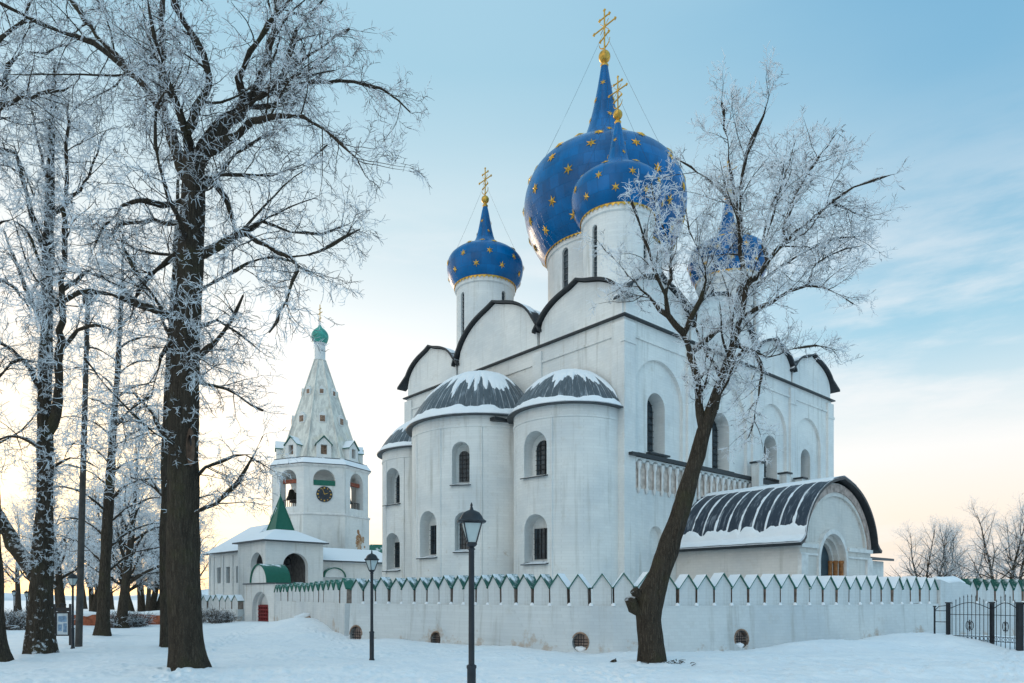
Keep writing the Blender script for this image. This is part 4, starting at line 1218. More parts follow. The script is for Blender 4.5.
# belfry fittings: beams, bells, railings, green boards, clock
for k, fr in enumerate(faces):
    if k == 0:
        g = MB(); g.prism([(-1.13, 14.0), (1.13, 14.0), (1.13, 14.55), (-1.13, 14.55)], fr, .005, .07)
        g.build('green_board', M['green'], bt)
        g = MB(); g.prism([(.85 * math.cos(2*PI*q/28), 13.05 + .85 * math.sin(2*PI*q/28)) for q in range(28)], fr, -.05, .09, 0)
        for q in range(12):
            aa = 2 * PI * q / 12; e = .05 if q % 3 else .075
            x, z = .68 * math.cos(aa), 13.05 + .68 * math.sin(aa)
            g.prism([(x - e, z - e), (x + e, z - e), (x + e, z + e), (x - e, z + e)], fr, .09, .105, 1)
        for (aa, l) in ((1.9, .62), (.35, .42)):
            dx, dz = math.cos(aa), math.sin(aa)
            g.prism([(-dz * .03, 13.05 + dx * .03), (dz * .03, 13.05 - dx * .03), (dx * l + dz * .02, 13.05 + dz * l - dx * .02), (dx * l - dz * .02, 13.05 + dz * l + dx * .02)], fr, .108, .125, 1)
        g.build('clock', [M['clock'], M['gold']], bt)
    else:
        if k in (1, 2, 6, 7):
            g = MB()
            g.prism([(-1.14, 14.35), (1.14, 14.35), (1.14, 14.75), (-1.14, 14.75)], fr, -.75, -.45, 0)
            g.build('beam', plain('rusty_beam', (.24, .07, .04), .8, var=.3), bt)
            g = MB()
            for q in range(9): g.prism([(-1.1 + q * .275 - .025, 11.76), (-1.1 + q * .275 + .025, 11.76), (-1.1 + q * .275 + .025, 12.5), (-1.1 + q * .275 - .025, 12.5)], fr, -.55, -.5)
            g.prism([(-1.14, 12.5), (1.14, 12.5), (1.14, 12.56), (-1.14, 12.56)], fr, -.56, -.49)
            g.build('railing', M['iron'], bt)
    a = th0 + k * PI / 4 + .2
    b = MB(); x, y = 3.2 * math.cos(a), 3.2 * math.sin(a)
    b.lathe([(.62, 12.9), (.58, 13.0), (.42, 13.3), (.34, 13.7), (.25, 14.0), (.02, 14.1), (.04, 14.5)], 14, c=(x, y)); b.build('bell', M['bell'], bt, smooth=40)
# rust-coloured bare patch low on the right face
M['rustpatch'] = None
def rust():
    m, nt, b = new_mat('peeled_rusty_plaster')
    oc = objco(nt); n = noise(nt, oc, 1.8, 6, .7)
    c = mix(nt, mapr(nt, n, .42, .6), (.33, .15, .06), (.55, .42, .30))
    L(nt, c, b.inputs['Base Color']); b.inputs['Roughness'].default_value = .95; return m
a = th0 + PI / 4
fr = frame((RI + .12) * math.cos(a), (RI + .12) * math.sin(a), math.cos(a), math.sin(a))
g = MB(); rr2 = random.Random(3)
for q in range(26):
    u, v_ = rr2.gauss(.35, .42), rr2.gauss(8.1, .62); rad = rr2.uniform(.12, .42) * (1.1 - .3 * abs(u - .35))
    g.prism([(u + rad * rr2.uniform(.6, 1.1) * math.cos(2 * PI * k / 9), v_ + rad * rr2.uniform(.6, 1.2) * math.sin(2 * PI * k / 9)) for k in range(9)], fr, -.02, .004 + q * .0006)
g.build('peeled_patch', rust(), bt)
# tent with ridge ribs, windows and gabled dormers
mb = MB(); oct_prism(mb, [(4.35, 16.9), (4.25, 17.4), (.60, 29.0), (.60, 29.1)]); mb.build('tent_roof', M['tent'], bt)
mb = MB()
for (p0, p1) in zip(oct_ring(4.27, 17.3), oct_ring(.62, 29.0)): mb.tube([p0, p1], [.12, .07], 6)
mb.build('tent_ribs', M['tent'], bt, smooth=60)
for k in range(8):
    a = th0 + k * PI / 4; ca, sa = math.cos(a), math.sin(a)
    frd = frame(0, 0, ca, sa)
    m2 = MB(); m2.prism([(-.78, 17.0), (.78, 17.0), (.78, 18.55), (0, 19.3), (-.78, 18.55)], frd, 2.6, 4.75)
    do = m2.build('dormer', M['tower'], bt)
    c_ = MB(); c_.prism([(-.33, 17.45), (.33, 17.45), (.33, 18.5), (-.33, 18.5)], frd, 4.1, 5.0); cut(do, c_)
    m2 = MB(); m2.prism([(-.32, 17.46), (.32, 17.46), (.32, 18.49), (-.32, 18.49)], frd, 4.12, 4.3); m2.build('dormer_window', M['brick'], do)
    m2 = MB(); pr_ = [(-.92, 18.44), (0, 19.36), (.92, 18.44), (.92, 18.54), (0, 19.5), (-.92, 18.54)]
    v = [frd(s, 2.5, z) for s, z in pr_] + [frd(s, 4.88, z) for s, z in pr_]
    m2.add(v, [(0, 1, 4, 5), (1, 2, 3, 4), (11, 10, 7, 6), (10, 9, 8, 7)] + [(i, i + 6, (i+1) % 6 + 6, (i+1) % 6) for i in range(6)])
    m2.build('dormer_roof', M['greensnow'], do, merge=True)
    for (z, sz) in ((21.4, .28), (24.8, .2)):
        rr_ = 4.25 - (z - 17.4) * (3.65 / 11.6)
        m2 = MB(); m2.prism([(-sz - .12, z - .12), (sz + .12, z - .12), (sz + .12, z + sz * 2.8), (0, z + sz * 2.8 + .35), (-sz - .12, z + sz * 2.8)], frd, rr_ - .9, rr_ + .1, 0)
        m2.prism([(-sz, z), (sz, z), (sz, z + sz * 2.4), (-sz, z + sz * 2.4)], frd, rr_ - .2, rr_ + .12, 1)
        m2.build('tent_window', [M['tower'], M['brick']], bt)
mb = MB(); mb.lathe([(.66, 29.0), (.72, 29.1), (.60, 29.2), (.60, 30.9), (.72, 31.0)], 24); mb.build('neck', M['tower'], bt, smooth=30)
mb = MB(); mb.lathe(refine([(.62, 30.95), (.80, 31.2), (.95, 31.7), (.90, 32.15), (.62, 32.55), (.28, 32.85), (.08, 33.2)], 4), 28)
dm = mb.build('dome', M['teal'], bt, smooth=60)
mb = MB(); mb.tube([(0, 0, 33.1), (0, 0, 35.5)], .05, 6)
ca, sa = math.cos(TH + PI/2), math.sin(TH + PI/2)
for z, h in ((34.5, .55), (35.0, .28), (33.9, .3)): mb.tube([(-ca * h, -sa * h, z), (ca * h, sa * h, z)], .05, 6)
mb.build('cross', M['gold'], dm)

# green-roofed house between tower and cathedral
hb = tag(empty('house', (-17.8, 98, 0), R(10)), 'low white house with a green roof glimpsed between bell tower and cathedral', 'house')
mb = MB(); mb.box(-6, 8, -4, 4, -.4, 6.0); mb.build('wall', M['tower'], hb)
hip(-6, 8, -4, 4, 6.0, 9.3, .5, -2, 4, -.3, .3).build('roof', M['green'], hb)

# ------------------------------------------------------------------ street lamps
def make_lamp():
    root = empty('park_lamp', (0, 0, 0))
    mb = MB(); mb.lathe([(.095, 0), (.095, .05), (.075, .10), (.075, .93), (.085, .95), (.085, .99), (.052, 1.01), (.048, 2.93), (.055, 2.95)], 16)
    mb.build('pole', M['poleiron'], root, smooth=35)
    def slim(m): m.v = [(x * .87, y * .87, z) for x, y, z in m.v]
    mb = MB(); mb.lathe([(.05, 2.92), (.075, 2.95), (.05, 2.98), (.085, 3.00), (.11, 3.03), (.11, 3.05)], 12)
    for k in range(4):                                     # four raking bars of the lantern cage
        a = PI / 4 + k * PI / 2
        mb.tube([(.11 * math.cos(a), .11 * math.sin(a), 3.04), (.25 * math.cos(a), .25 * math.sin(a), 3.40)], .014, 6)
    for k in range(4):
        a, b = PI / 4 + k * PI / 2, PI / 4 + (k + 1) * PI / 2
        mb.tube([(.25 * math.cos(a), .25 * math.sin(a), 3.39), (.25 * math.cos(b), .25 * math.sin(b), 3.39)], .014, 6)
        mb.tube([(.11 * math.cos(a), .11 * math.sin(a), 3.05), (.11 * math.cos(b), .11 * math.sin(b), 3.05)], .014, 6)
    slim(mb); mb.build('lantern_cage', M['poleiron'], root)
    mb = MB()
    for k in range(4):
        a, b = PI / 4 + k * PI / 2, PI / 4 + (k + 1) * PI / 2
        q = [(.10 * math.cos(a), .10 * math.sin(a), 3.06), (.10 * math.cos(b), .10 * math.sin(b), 3.06), (.24 * math.cos(b), .24 * math.sin(b), 3.39), (.24 * math.cos(a), .24 * math.sin(a), 3.39)]
        mb.add(q, [(0, 1, 2, 3)])
    slim(mb); mb.build('lantern_glass', M['lampglass'], root)
    mb = MB(); prof = [(.285, 3.395), (.295, 3.42), (.235, 3.455), (.205, 3.51), (.155, 3.565), (.09, 3.595), (.04, 3.61), (.02, 3.67), (.028, 3.69), (.001, 3.74)]
    vs = []
    for r_, z in prof:
        for k in range(8): vs.append((r_ * math.cos(PI / 8 + k * PI / 4), r_ * math.sin(PI / 8 + k * PI / 4), z))
    mb.add(vs, [(j*8 + k, j*8 + (k+1) % 8, (j+1)*8 + (k+1) % 8, (j+1)*8 + k) for j in range(len(prof) - 1) for k in range(8)] + [list(range(7, -1, -1))])
    slim(mb); mb.build('lantern_hood', M['poleiron'], root, smooth=40)
    return root
lamp = make_lamp()
def at_px(px, d): return ((px - CX) / F * d, d)
LAMPS = [(471.5, 11.75, 1.0, 'near black lamp post with glass lantern, its foot below the picture'),
         (371.8, 22.6, .965, 'thin black lamp post in the snow between the near lamp and the bell tower'),
         (72.8, 27.2, .81, 'small black lamp post beside the notice board and mast'),
         (14, 50, .70, 'distant lamp post with round lantern at the far left horizon'),
         (26.5, 47, .68, 'distant lamp post half hidden by the frosted trunk at far left')]
for i, (px, d, s, lab) in enumerate(LAMPS):
    o = lamp if i == 0 else copy_tree(lamp)
    x, y = at_px(px, d); o.location = (x, y, G(x, y) - .02 if i else -.06); o.scale = (s, s, s); o.rotation_euler.z = R(12 + 33 * i)
    tag(o, lab, 'lamp post', 'park lamp posts')

# tall mast
x, y = at_px(78.5, 28.2); x2 = (87.5 - CX) / F * 28.2
mp = tag(empty('utility_pole', (x, y, 0)), 'tall slender grey pole rising through the frosted branches', 'pole')
mb = MB(); mb.tube([(0, 0, -.2), ((x2 - x) * .35, 0, 5), ((x2 - x), 0, 13.6), ((x2 - x) * 1.05, 0, 14.2)], [.135, .12, .085, .07], 14)
mb.build('shaft', M['mast'], mp, smooth=60)
mb = MB(); mb.lathe([(.16, 13.9), (.2, 14.0), (.2, 14.35), (.1, 14.45)], 12, c=((x2 - x) * 1.04, 0)); mb.build('cap', M['iron'], mp)

# notice board
x, y = at_px(62.6, 28.9)
nb = tag(empty('notice_board', (x, y, G(x, y)), R(8)), 'dark framed notice board with scrolled top standing on two posts in snow', 'notice board')
for s in (-.29, .29):
    mb = MB(); mb.box(s - .035, s + .035, -.035, .035, -.1, 1.72); mb.build('post', M['iron'], nb)
mb = MB()
for (a, b, c, d) in ((-.25, .25, .40, .45), (-.25, .25, 1.33, 1.40), (-.25, -.21, .45, 1.33), (.21, .25, .45, 1.33)): mb.box(a, b, -.025, .025, c, d)
mb.box(-.255, .255, -.02, .02, 1.42, 1.57)
for k in range(8): pass
mb.build('frame', M['iron'], nb)
mb = MB()
for sx in (-1, 1):
    mb.tube([(sx * (.04 + .10 * math.cos(t) * (1 - t / 9)), -.005, 1.66 + .09 * math.sin(t) * (1 - t / 9)) for t in [k * .45 for k in range(13)]], .018, 6)
mb.build('scroll', M['iron'], nb)
mb = MB(); mb.box(-.208, .208, -.012, .012, .452, 1.328, 0)
for (a, b, c, d) in ((-.16, .16, .98, 1.22), (-.17, -.02, .6, .88), (.03, .17, .55, .92)): mb.box(a, b, -.0145, -.0125, c, d, 1)
mb.build('sheet', [M['paper'], M['bluepatch']], nb)

# low red brick wall and shrubs at the back left
bw = tag(empty('brick_wall', (0, 0, 0)), 'low red brick wall behind the trees on the left', 'wall')
x0, y0 = at_px(60, 50); x1, y1 = at_px(168, 52)
mb = MB(); aa = math.atan2(y1 - y0, x1 - x0); ll = math.hypot(x1 - x0, y1 - y0)
def fr_b(s, d, z): return (x0 + math.cos(aa) * s + math.sin(aa) * d, y0 + math.sin(aa) * s - math.cos(aa) * d, z)
mb.prism([(0, -.3), (ll, -.3), (ll, .78), (0, .74)], fr_b, -.15, .15); mb.build('body', M['redbrick'], bw)
mb = MB(); mb.tube([fr_b(ll * k / 12, 0, .78 + .02 * (k % 3)) for k in range(13)], [.13 + .03 * (k % 4) for k in range(13)], 8); mb.build('snow_cap', M['snowcap'], bw, smooth=60)

# ------------------------------------------------------------------ iron gate at the right
gz = lambda px, d: at_px(px, d)
ig = tag(empty('iron_gate', (0, 0, 0)), 'black wrought-iron gate with arched top bars and square posts in the snow', 'gate')
p1, p2, p3 = gz(948.2, 28.2), gz(992.0, 27.2), gz(1019.5, 26.0)
p4 = gz(1060, 24.6)
def post(p, w, h, name='post'):
    mb = MB(); z = G(*p); mb.box(p[0] - w/2, p[0] + w/2, p[1] - w/2, p[1] + w/2, z - .2, h)
    mb.box(p[0] - w/2 - .02, p[0] + w/2 + .02, p[1] - w/2 - .02, p[1] + w/2 + .02, h + .002, h + .05)
    mb.build(name, M['iron'], ig)
post(p1, .12, 1.80); post(p2, .12, 1.82); post(p3, .17, 1.82); post((p3[0] + .17, p3[1] - .1), .10, 1.78)
post((p1[0] - .38, p1[1] + .28), .05, 1.65)
def panel(pa, pb_, nb_, name):
    mb = MB(); dx, dy = pb_[0] - pa[0], pb_[1] - pa[1]; l = math.hypot(dx, dy)
    def q(t, z): return (pa[0] + dx * t, pa[1] + dy * t, z)
    top = lambda t: 1.58 + .26 * math.sin(PI * t) ** 1.2
    ga, gb = max(.1, G(*pa) + .05), max(.08, G(*pb_) + .05)
    mb.tube([q(k / 16, top(k / 16)) for k in range(17)], .016, 6)
    for z in (1.36, .52, .34): mb.tube([q(0, z), q(1, z)], .014, 6)
    for i in range(1, nb_ + 1):
        t = i / (nb_ + 1)
        h = top(t) + .12 + .12 * math.sin(PI * t)
        mb.tube([q(t, .08), q(t, h)], .0125, 6); mb.tube([q(t, h), q(t, h + .10)], [.022, .002], 6)
    for i in range(nb_ + 1):                                # ring frieze low down
        t = (i + .5) / (nb_ + 1)
        mb.tube([(pa[0] + dx * (t + .05 / l * math.cos(a)), pa[1] + dy * (t + .05 / l * math.cos(a)), .43 + .07 * math.sin(a)) for a in [2*PI*k/10 for k in range(11)]], .009, 5)
    for sx in (-1, 1):                                      # scrolled lyre in the centre
        for sz in (-1, 1):
            mb.tube([q(.5 + sx * (.02 + .15 * (1 - math.cos(u)) * .35) / l * 1.0, .93 + sz * (.20 * math.sin(u) * (1 - u / 6) + .02)) for u in [k * .5 for k in range(9)]], .014, 6)
    mb.tube([q(.5, .7), q(.5, 1.16)], .02, 6)
    mb.build(name, M['iron'], ig)
panel(p1, p2, 10, 'gate_leaf'); panel(p2, p3, 5, 'gate_leaf')
mb = MB(); a_, b_ = (p1[0] - .38, p1[1] + .28), p1
for z in (1.05, 1.5): mb.tube([(a_[0], a_[1], z), (b_[0], b_[1], z)], .016, 6)
mb.tube([(a_[0], a_[1], 1.5), (a_[0] + .12, a_[1] - .09, 1.68), (b_[0], b_[1], 1.72)], .016, 6); mb.build('side_rail', M['iron'], ig)

# twig stump poking out of the snow left of the leaning tree
x, y = at_px(613.5, 22.6)
mb = MB(); mb.tube([(0, 0, -.1), (.03, 0, .05), (.08, .02, .14)], [.14, .10, .02], 8); mb.tube([(-.10, .02, -.05), (-.02, .02, .07)], [.07, .03], 6)
o = mb.build('tree_stump', M['bark'], None, loc=(x, y, G(x, y)), smooth=60)
tag(o, 'small broken stump poking out of the snow left of the leaning tree', 'stump')
# litter of broken twigs round the foot of the leaning tree
x, y = at_px(664, 21.2)
r_ = random.Random(9); mb = MB()
for k in range(26):
    px_, py_ = r_.gauss(.1, .42), r_.gauss(0, .25); a = r_.uniform(0, 6.28); l = r_.uniform(.08, .34); z0 = G(x + px_, y + py_) - G(x, y)
    mb.tube([(px_, py_, z0 + .01), (px_ + l * .5 * math.cos(a), py_ + l * .5 * math.sin(a), z0 + .03 + .03 * r_.random()), (px_ + l * math.cos(a + .3), py_ + l * math.sin(a + .3), z0 + .02)], [.014, .011, .006], 5)
tag(mb.build('fallen_twigs', M['bark'], None, loc=(x, y, G(x, y))), 'scatter of dark broken twigs on the snow at the foot of the leaning tree', 'twigs', kind='stuff')
# snow-covered slab leaning on the left drift
x, y = at_px(305, 42.0)
sl = tag(empty('stone_slab', (x, y, G(x, y)), R(20)), 'snow-covered stone slab lying on the drift below the sloping wall', 'slab')
mb = MB(); mb.add([(-.7, -.5, -.3), (.7, -.2, -.15), (.7, .5, .1), (-.7, .4, -.2), (-.6, -.5, -.1), (.65, -.2, .1), (.65, .45, .34), (-.6, .35, .0)], [(0, 3, 2, 1), (4, 5, 6, 7), (0, 1, 5, 4), (1, 2, 6, 5), (2, 3, 7, 6), (3, 0, 4, 7)])
mb.build('slab', M['brick'], sl)
mb = MB(); mb.tube([(-.6, .0, -.02), (0, .1, .1), (.4, .15, .22)], [.15, .26, .08], 10); mb.build('snow', M['snowcap'], sl, smooth=60)
# ------------------------------------------------------------------ trees
class Tubes:
    """collects polylines and turns them into one mesh, vectorised by point count"""
    def __init__(s): s.g = {}
    def add(s, pts, rads, sides, mi=0):
        s.g.setdefault((len(pts), sides, mi), []).append((pts, rads))
    def arrays(s):
        V, Fc, MI = [], [], []; off = 0
        for (n, sd, mi), lst in s.g.items():
            P_ = np.array([[tuple(p) for p in a] for a, _ in lst], dtype=np.float64)
            Rr = np.array([r for _, r in lst], dtype=np.float64)
            T = np.gradient(P_, axis=1); T /= np.linalg.norm(T, axis=2, keepdims=True) + 1e-9
            ref = np.where(np.abs(T[:, :1, 2:3]) > .8, np.array([1., 0, 0]), np.array([0, 0, 1.]))[:, 0]
            U = np.empty_like(T); u0 = np.cross(T[:, 0], ref); U[:, 0] = u0 / (np.linalg.norm(u0, axis=1, keepdims=True) + 1e-9)
            for j in range(1, n):                      # parallel transport: no twist at bends
                u = U[:, j - 1] - T[:, j] * np.sum(U[:, j - 1] * T[:, j], axis=1, keepdims=True)
                U[:, j] = u / (np.linalg.norm(u, axis=1, keepdims=True) + 1e-9)
            W = np.cross(T, U)
            ang = np.arange(sd) * 2 * PI / sd
            ring = P_[:, :, None, :] + Rr[:, :, None, None] * (U[:, :, None, :] * np.cos(ang)[None, None, :, None] + W[:, :, None, :] * np.sin(ang)[None, None, :, None])
            m = len(lst)
            V.append(ring.reshape(-1, 3))
            i = np.arange(n - 1)[:, None]; k = np.arange(sd)[None, :]
            q = np.stack([i * sd + k, i * sd + (k + 1) % sd, (i + 1) * sd + (k + 1) % sd, (i + 1) * sd + k], axis=-1).reshape(-1, 4)
            q = q[None] + (np.arange(m) * n * sd)[:, None, None] + off
            Fc.append(q.reshape(-1, 4)); MI.append(np.full(m * (n - 1) * sd, mi))
            off += m * n * sd
        return np.concatenate(V), np.concatenate(Fc), np.concatenate(MI)
    def build(s, name, mats, parent):
        V, Fc, MI = s.arrays()
        me = bpy.data.meshes.new(name)
        me.vertices.add(len(V)); me.vertices.foreach_set('co', V.astype(np.float32).ravel())
        me.loops.add(len(Fc) * 4); me.loops.foreach_set('vertex_index', Fc.astype(np.int32).ravel())
        me.polygons.add(len(Fc)); me.polygons.foreach_set('loop_start', np.arange(len(Fc), dtype=np.int32) * 4)
        for m in mats: me.materials.append(m)
        me.polygons.foreach_set('material_index', MI.astype(np.int32))
        me.polygons.foreach_set('use_smooth', np.ones(len(Fc), dtype=bool))
        me.update(calc_edges=True); me.validate()
        o = bpy.data.objects.new(name, me); COL.objects.link(o); o.parent = parent
        return o

def smoothline(pts, rads, step):
    """Catmull-Rom resample of a 3-D polyline with radii"""
    P_ = [pts[0] * 2 - pts[1]] + list(pts) + [pts[-1] * 2 - pts[-2]]
    out, ro = [], []
    for i in range(len(pts) - 1):
        p0, p1, p2, p3 = P_[i:i + 4]; L_ = (p2 - p1).length; n = max(1, int(L_ / step))
        for k in range(n):
            t = k / n
            out.append(.5 * ((2 * p1) + (p2 - p0) * t + (2 * p0 - 5 * p1 + 4 * p2 - p3) * t * t + (3 * p1 - p0 - 3 * p2 + p3) * t ** 3))
            ro.append(rads[i] + (rads[i + 1] - rads[i]) * t)
    out.append(pts[-1]); ro.append(rads[-1])
    return out, ro

def perp(t, r):
    a = Vector((r.gauss(0, 1), r.gauss(0, 1), r.gauss(0, 1)))
    p = a - t * a.dot(t)
    return p.normalized() if p.length > 1e-4 else Vector((1, 0, 0))

def grow(p, d, length, rad, n, r, wig, trop, taper=.25):
    """one wandering shoot"""
    pts = [p.copy()]; seg = length / n; d = d.normalized()
    for k in range(n):
        d = (d + Vector((r.gauss(0, wig), r.gauss(0, wig), r.gauss(0, wig) + trop))).normalized()
        pts.append(pts[-1] + d * seg)
    return pts, [rad * (1 - (1 - taper) * k / n) for k in range(n + 1)]

def along(pts, t):
    x = t * (len(pts) - 1); i = min(int(x), len(pts) - 2); f = x - i
    return pts[i].lerp(pts[i + 1], f), (pts[i + 1] - pts[i]).normalized()

def plen(pts): return sum((b - a).length for a, b in zip(pts[:-1], pts[1:]))

class TreeP: pass
def tp(**k):
    t = TreeP()
    t.s1 = .42; t.l1 = (.9, 2.6); t.s2 = .26; t.l2 = (.45, 1.05); t.s3 = .13; t.l3 = (.16, .42); t.trop = .03; t.r3 = .011; t.start = .12; t.droop = 0.0; t.lw = .8; t.sec = .95; t.tt = .4
    for a, b in k.items(): setattr(t, a, b)
    return t

def clothe(limbs, crown, prm, r, lod=3):
    """branches, branchlets and frosted twigs on the given limb polylines"""
    for pts, rads, st in limbs:
        Ln = plen(pts); n1 = max(2, int(Ln * (1 - st) / prm.s1))
        for i in range(n1 + 1):
            t = st + (1 - st) * (i + r.random() * .8) / (n1 + .8); t = min(t, .999)
            p, tg = along(pts, t)
            ax = perp(tg, r)
            ang = R(r.uniform(28, 68))
            d = tg * math.cos(ang) + ax * math.sin(ang) + Vector((0, 0, prm.trop * 4))
            prof = 1 - .55 * abs(t - .45) / .55
            l = r.uniform(*prm.l1) * prof * min(1.0, .45 + Ln / 6) * (1 - prm.tt * t)
            rr_ = min(rads[min(int(t * (len(rads) - 1)), len(rads) - 1)] * .5, .007 + .008 * l)
            if i == n1: d = tg; p = pts[-1]; l = prm.l1[0] * .7 * (1 - prm.tt)
            b, br = grow(p, d, l, rr_, 7, r, .20, prm.trop - prm.droop, .35)
            crown.add(b, br, 4, 0)
            n2 = max(2, int(l / prm.s2))
            for j in range(n2 + 1):
                t2 = .12 + .88 * (j + r.random() * .7) / (n2 + .7); t2 = min(t2, .999)
                q, tg2 = along(b, t2)
                if j == n2: q = b[-1]
                a2 = R(r.uniform(25, 65)) if j < n2 else .1
                d2 = tg2 * math.cos(a2) + perp(tg2, r) * math.sin(a2)
                l2 = r.uniform(*prm.l2) * (1 - .45 * t2)
                c, cr = grow(q, d2, l2, max(.0075, br[-1] * .8), 5, r, .24, prm.trop - prm.droop * 1.5, .6)
                crown.add(c, cr, 3, 1)
                if lod < 3: continue
                n3 = max(2, int(l2 / prm.s3))
                for k in range(n3 + 1):
                    t3 = .1 + .9 * (k + r.random() * .6) / (n3 + .6); t3 = min(t3, .999)
                    w, tg3 = along(c, t3)
                    a3 = R(r.uniform(25, 75)) if k < n3 else .2
                    d3 = tg3 * math.cos(a3) + perp(tg3, r) * math.sin(a3)
                    l3 = r.uniform(*prm.l3)
                    e, er = grow(w, d3, l3, prm.r3 * r.uniform(.75, 1.15), 3, r, .28, -prm.droop, .55)
                    crown.add(e, er, 3, 1)

def fur(line, rads, crown, r, per_m, l=(.2, .6), t0=0.0, t1=1.0):
    """short frosted water-shoots standing off a trunk"""
    n = int(plen(line) * (t1 - t0) * per_m)
    for _ in range(n):
        t = r.uniform(t0, t1); p, tg = along(line, t); rd = rads[min(int(t * (len(rads) - 1)), len(rads) - 1)]
        ax = perp(tg, r); d = ax + Vector((0, 0, r.uniform(-.5, .6)))
        b, br = grow(p + ax * rd * .8, d, r.uniform(*l), .0095, 5, r, .3, -.02, .6)
        crown.add(b, br, 3, 1)
        for _k in range(6):
            q, tg2 = along(b, r.uniform(.15, 1)); e, er = grow(q, tg2 + perp(tg2, r) * .8, r.uniform(.06, .2), .008, 2, r, .25, -.03, .6)
            crown.add(e, er, 3, 1)

def trunk_mesh(tb, line, rads, r, flare=0.0):
    n = len(line); rd = list(rads)
    if flare:
        z0 = line[0].z
        for i in range(n):
            h = line[i].z - z0; rd[i] = rd[i] * (1 + flare * math.exp(-max(0, h) / .35))
    tb.add(line, rd, 40, 0)

def gnarl(o, amp, seed, flare_lobes=True, base=None):
    """push the trunk skin in and out so that the outline is bark-rough, with root lobes"""
    from mathutils import noise as mn
    me = o.data
    co = np.empty(len(me.vertices) * 3, dtype=np.float32); me.vertices.foreach_get('co', co); co = co.reshape(-1, 3)
    no = np.empty(len(me.vertices) * 3, dtype=np.float32); me.vertices.foreach_get('normal', no); no = no.reshape(-1, 3)
    for i in range(len(co)):
        v = Vector(co[i]); k = mn.noise(Vector((v.x * 2.2 + seed, v.y * 2.2, v.z * .9))) + .5 * mn.noise(Vector((v.x * 6 + seed, v.y * 6, v.z * 2.5)))
        a = amp
        if v.length > 0:
            k += .42 * mn.noise(Vector((no[i][0] * 7.5 + seed, no[i][1] * 7.5, v.z * .85))) + .25 * mn.noise(Vector((no[i][0] * 17, no[i][1] * 17 + seed, v.z * 2.1)))
        if base is not None:
            h = max(0, v.z - base.z); e = math.exp(-h / .22)
            an = math.atan2(v.y - base.y, v.x - base.x)
            k += e * 1.0 * (math.cos(an * 3 + seed) * .6 + math.cos(an * 5 + 2 * seed) * .5 + .5)
        co[i] += no[i] * k * a
    me.vertices.foreach_set('co', co.ravel()); me.update()

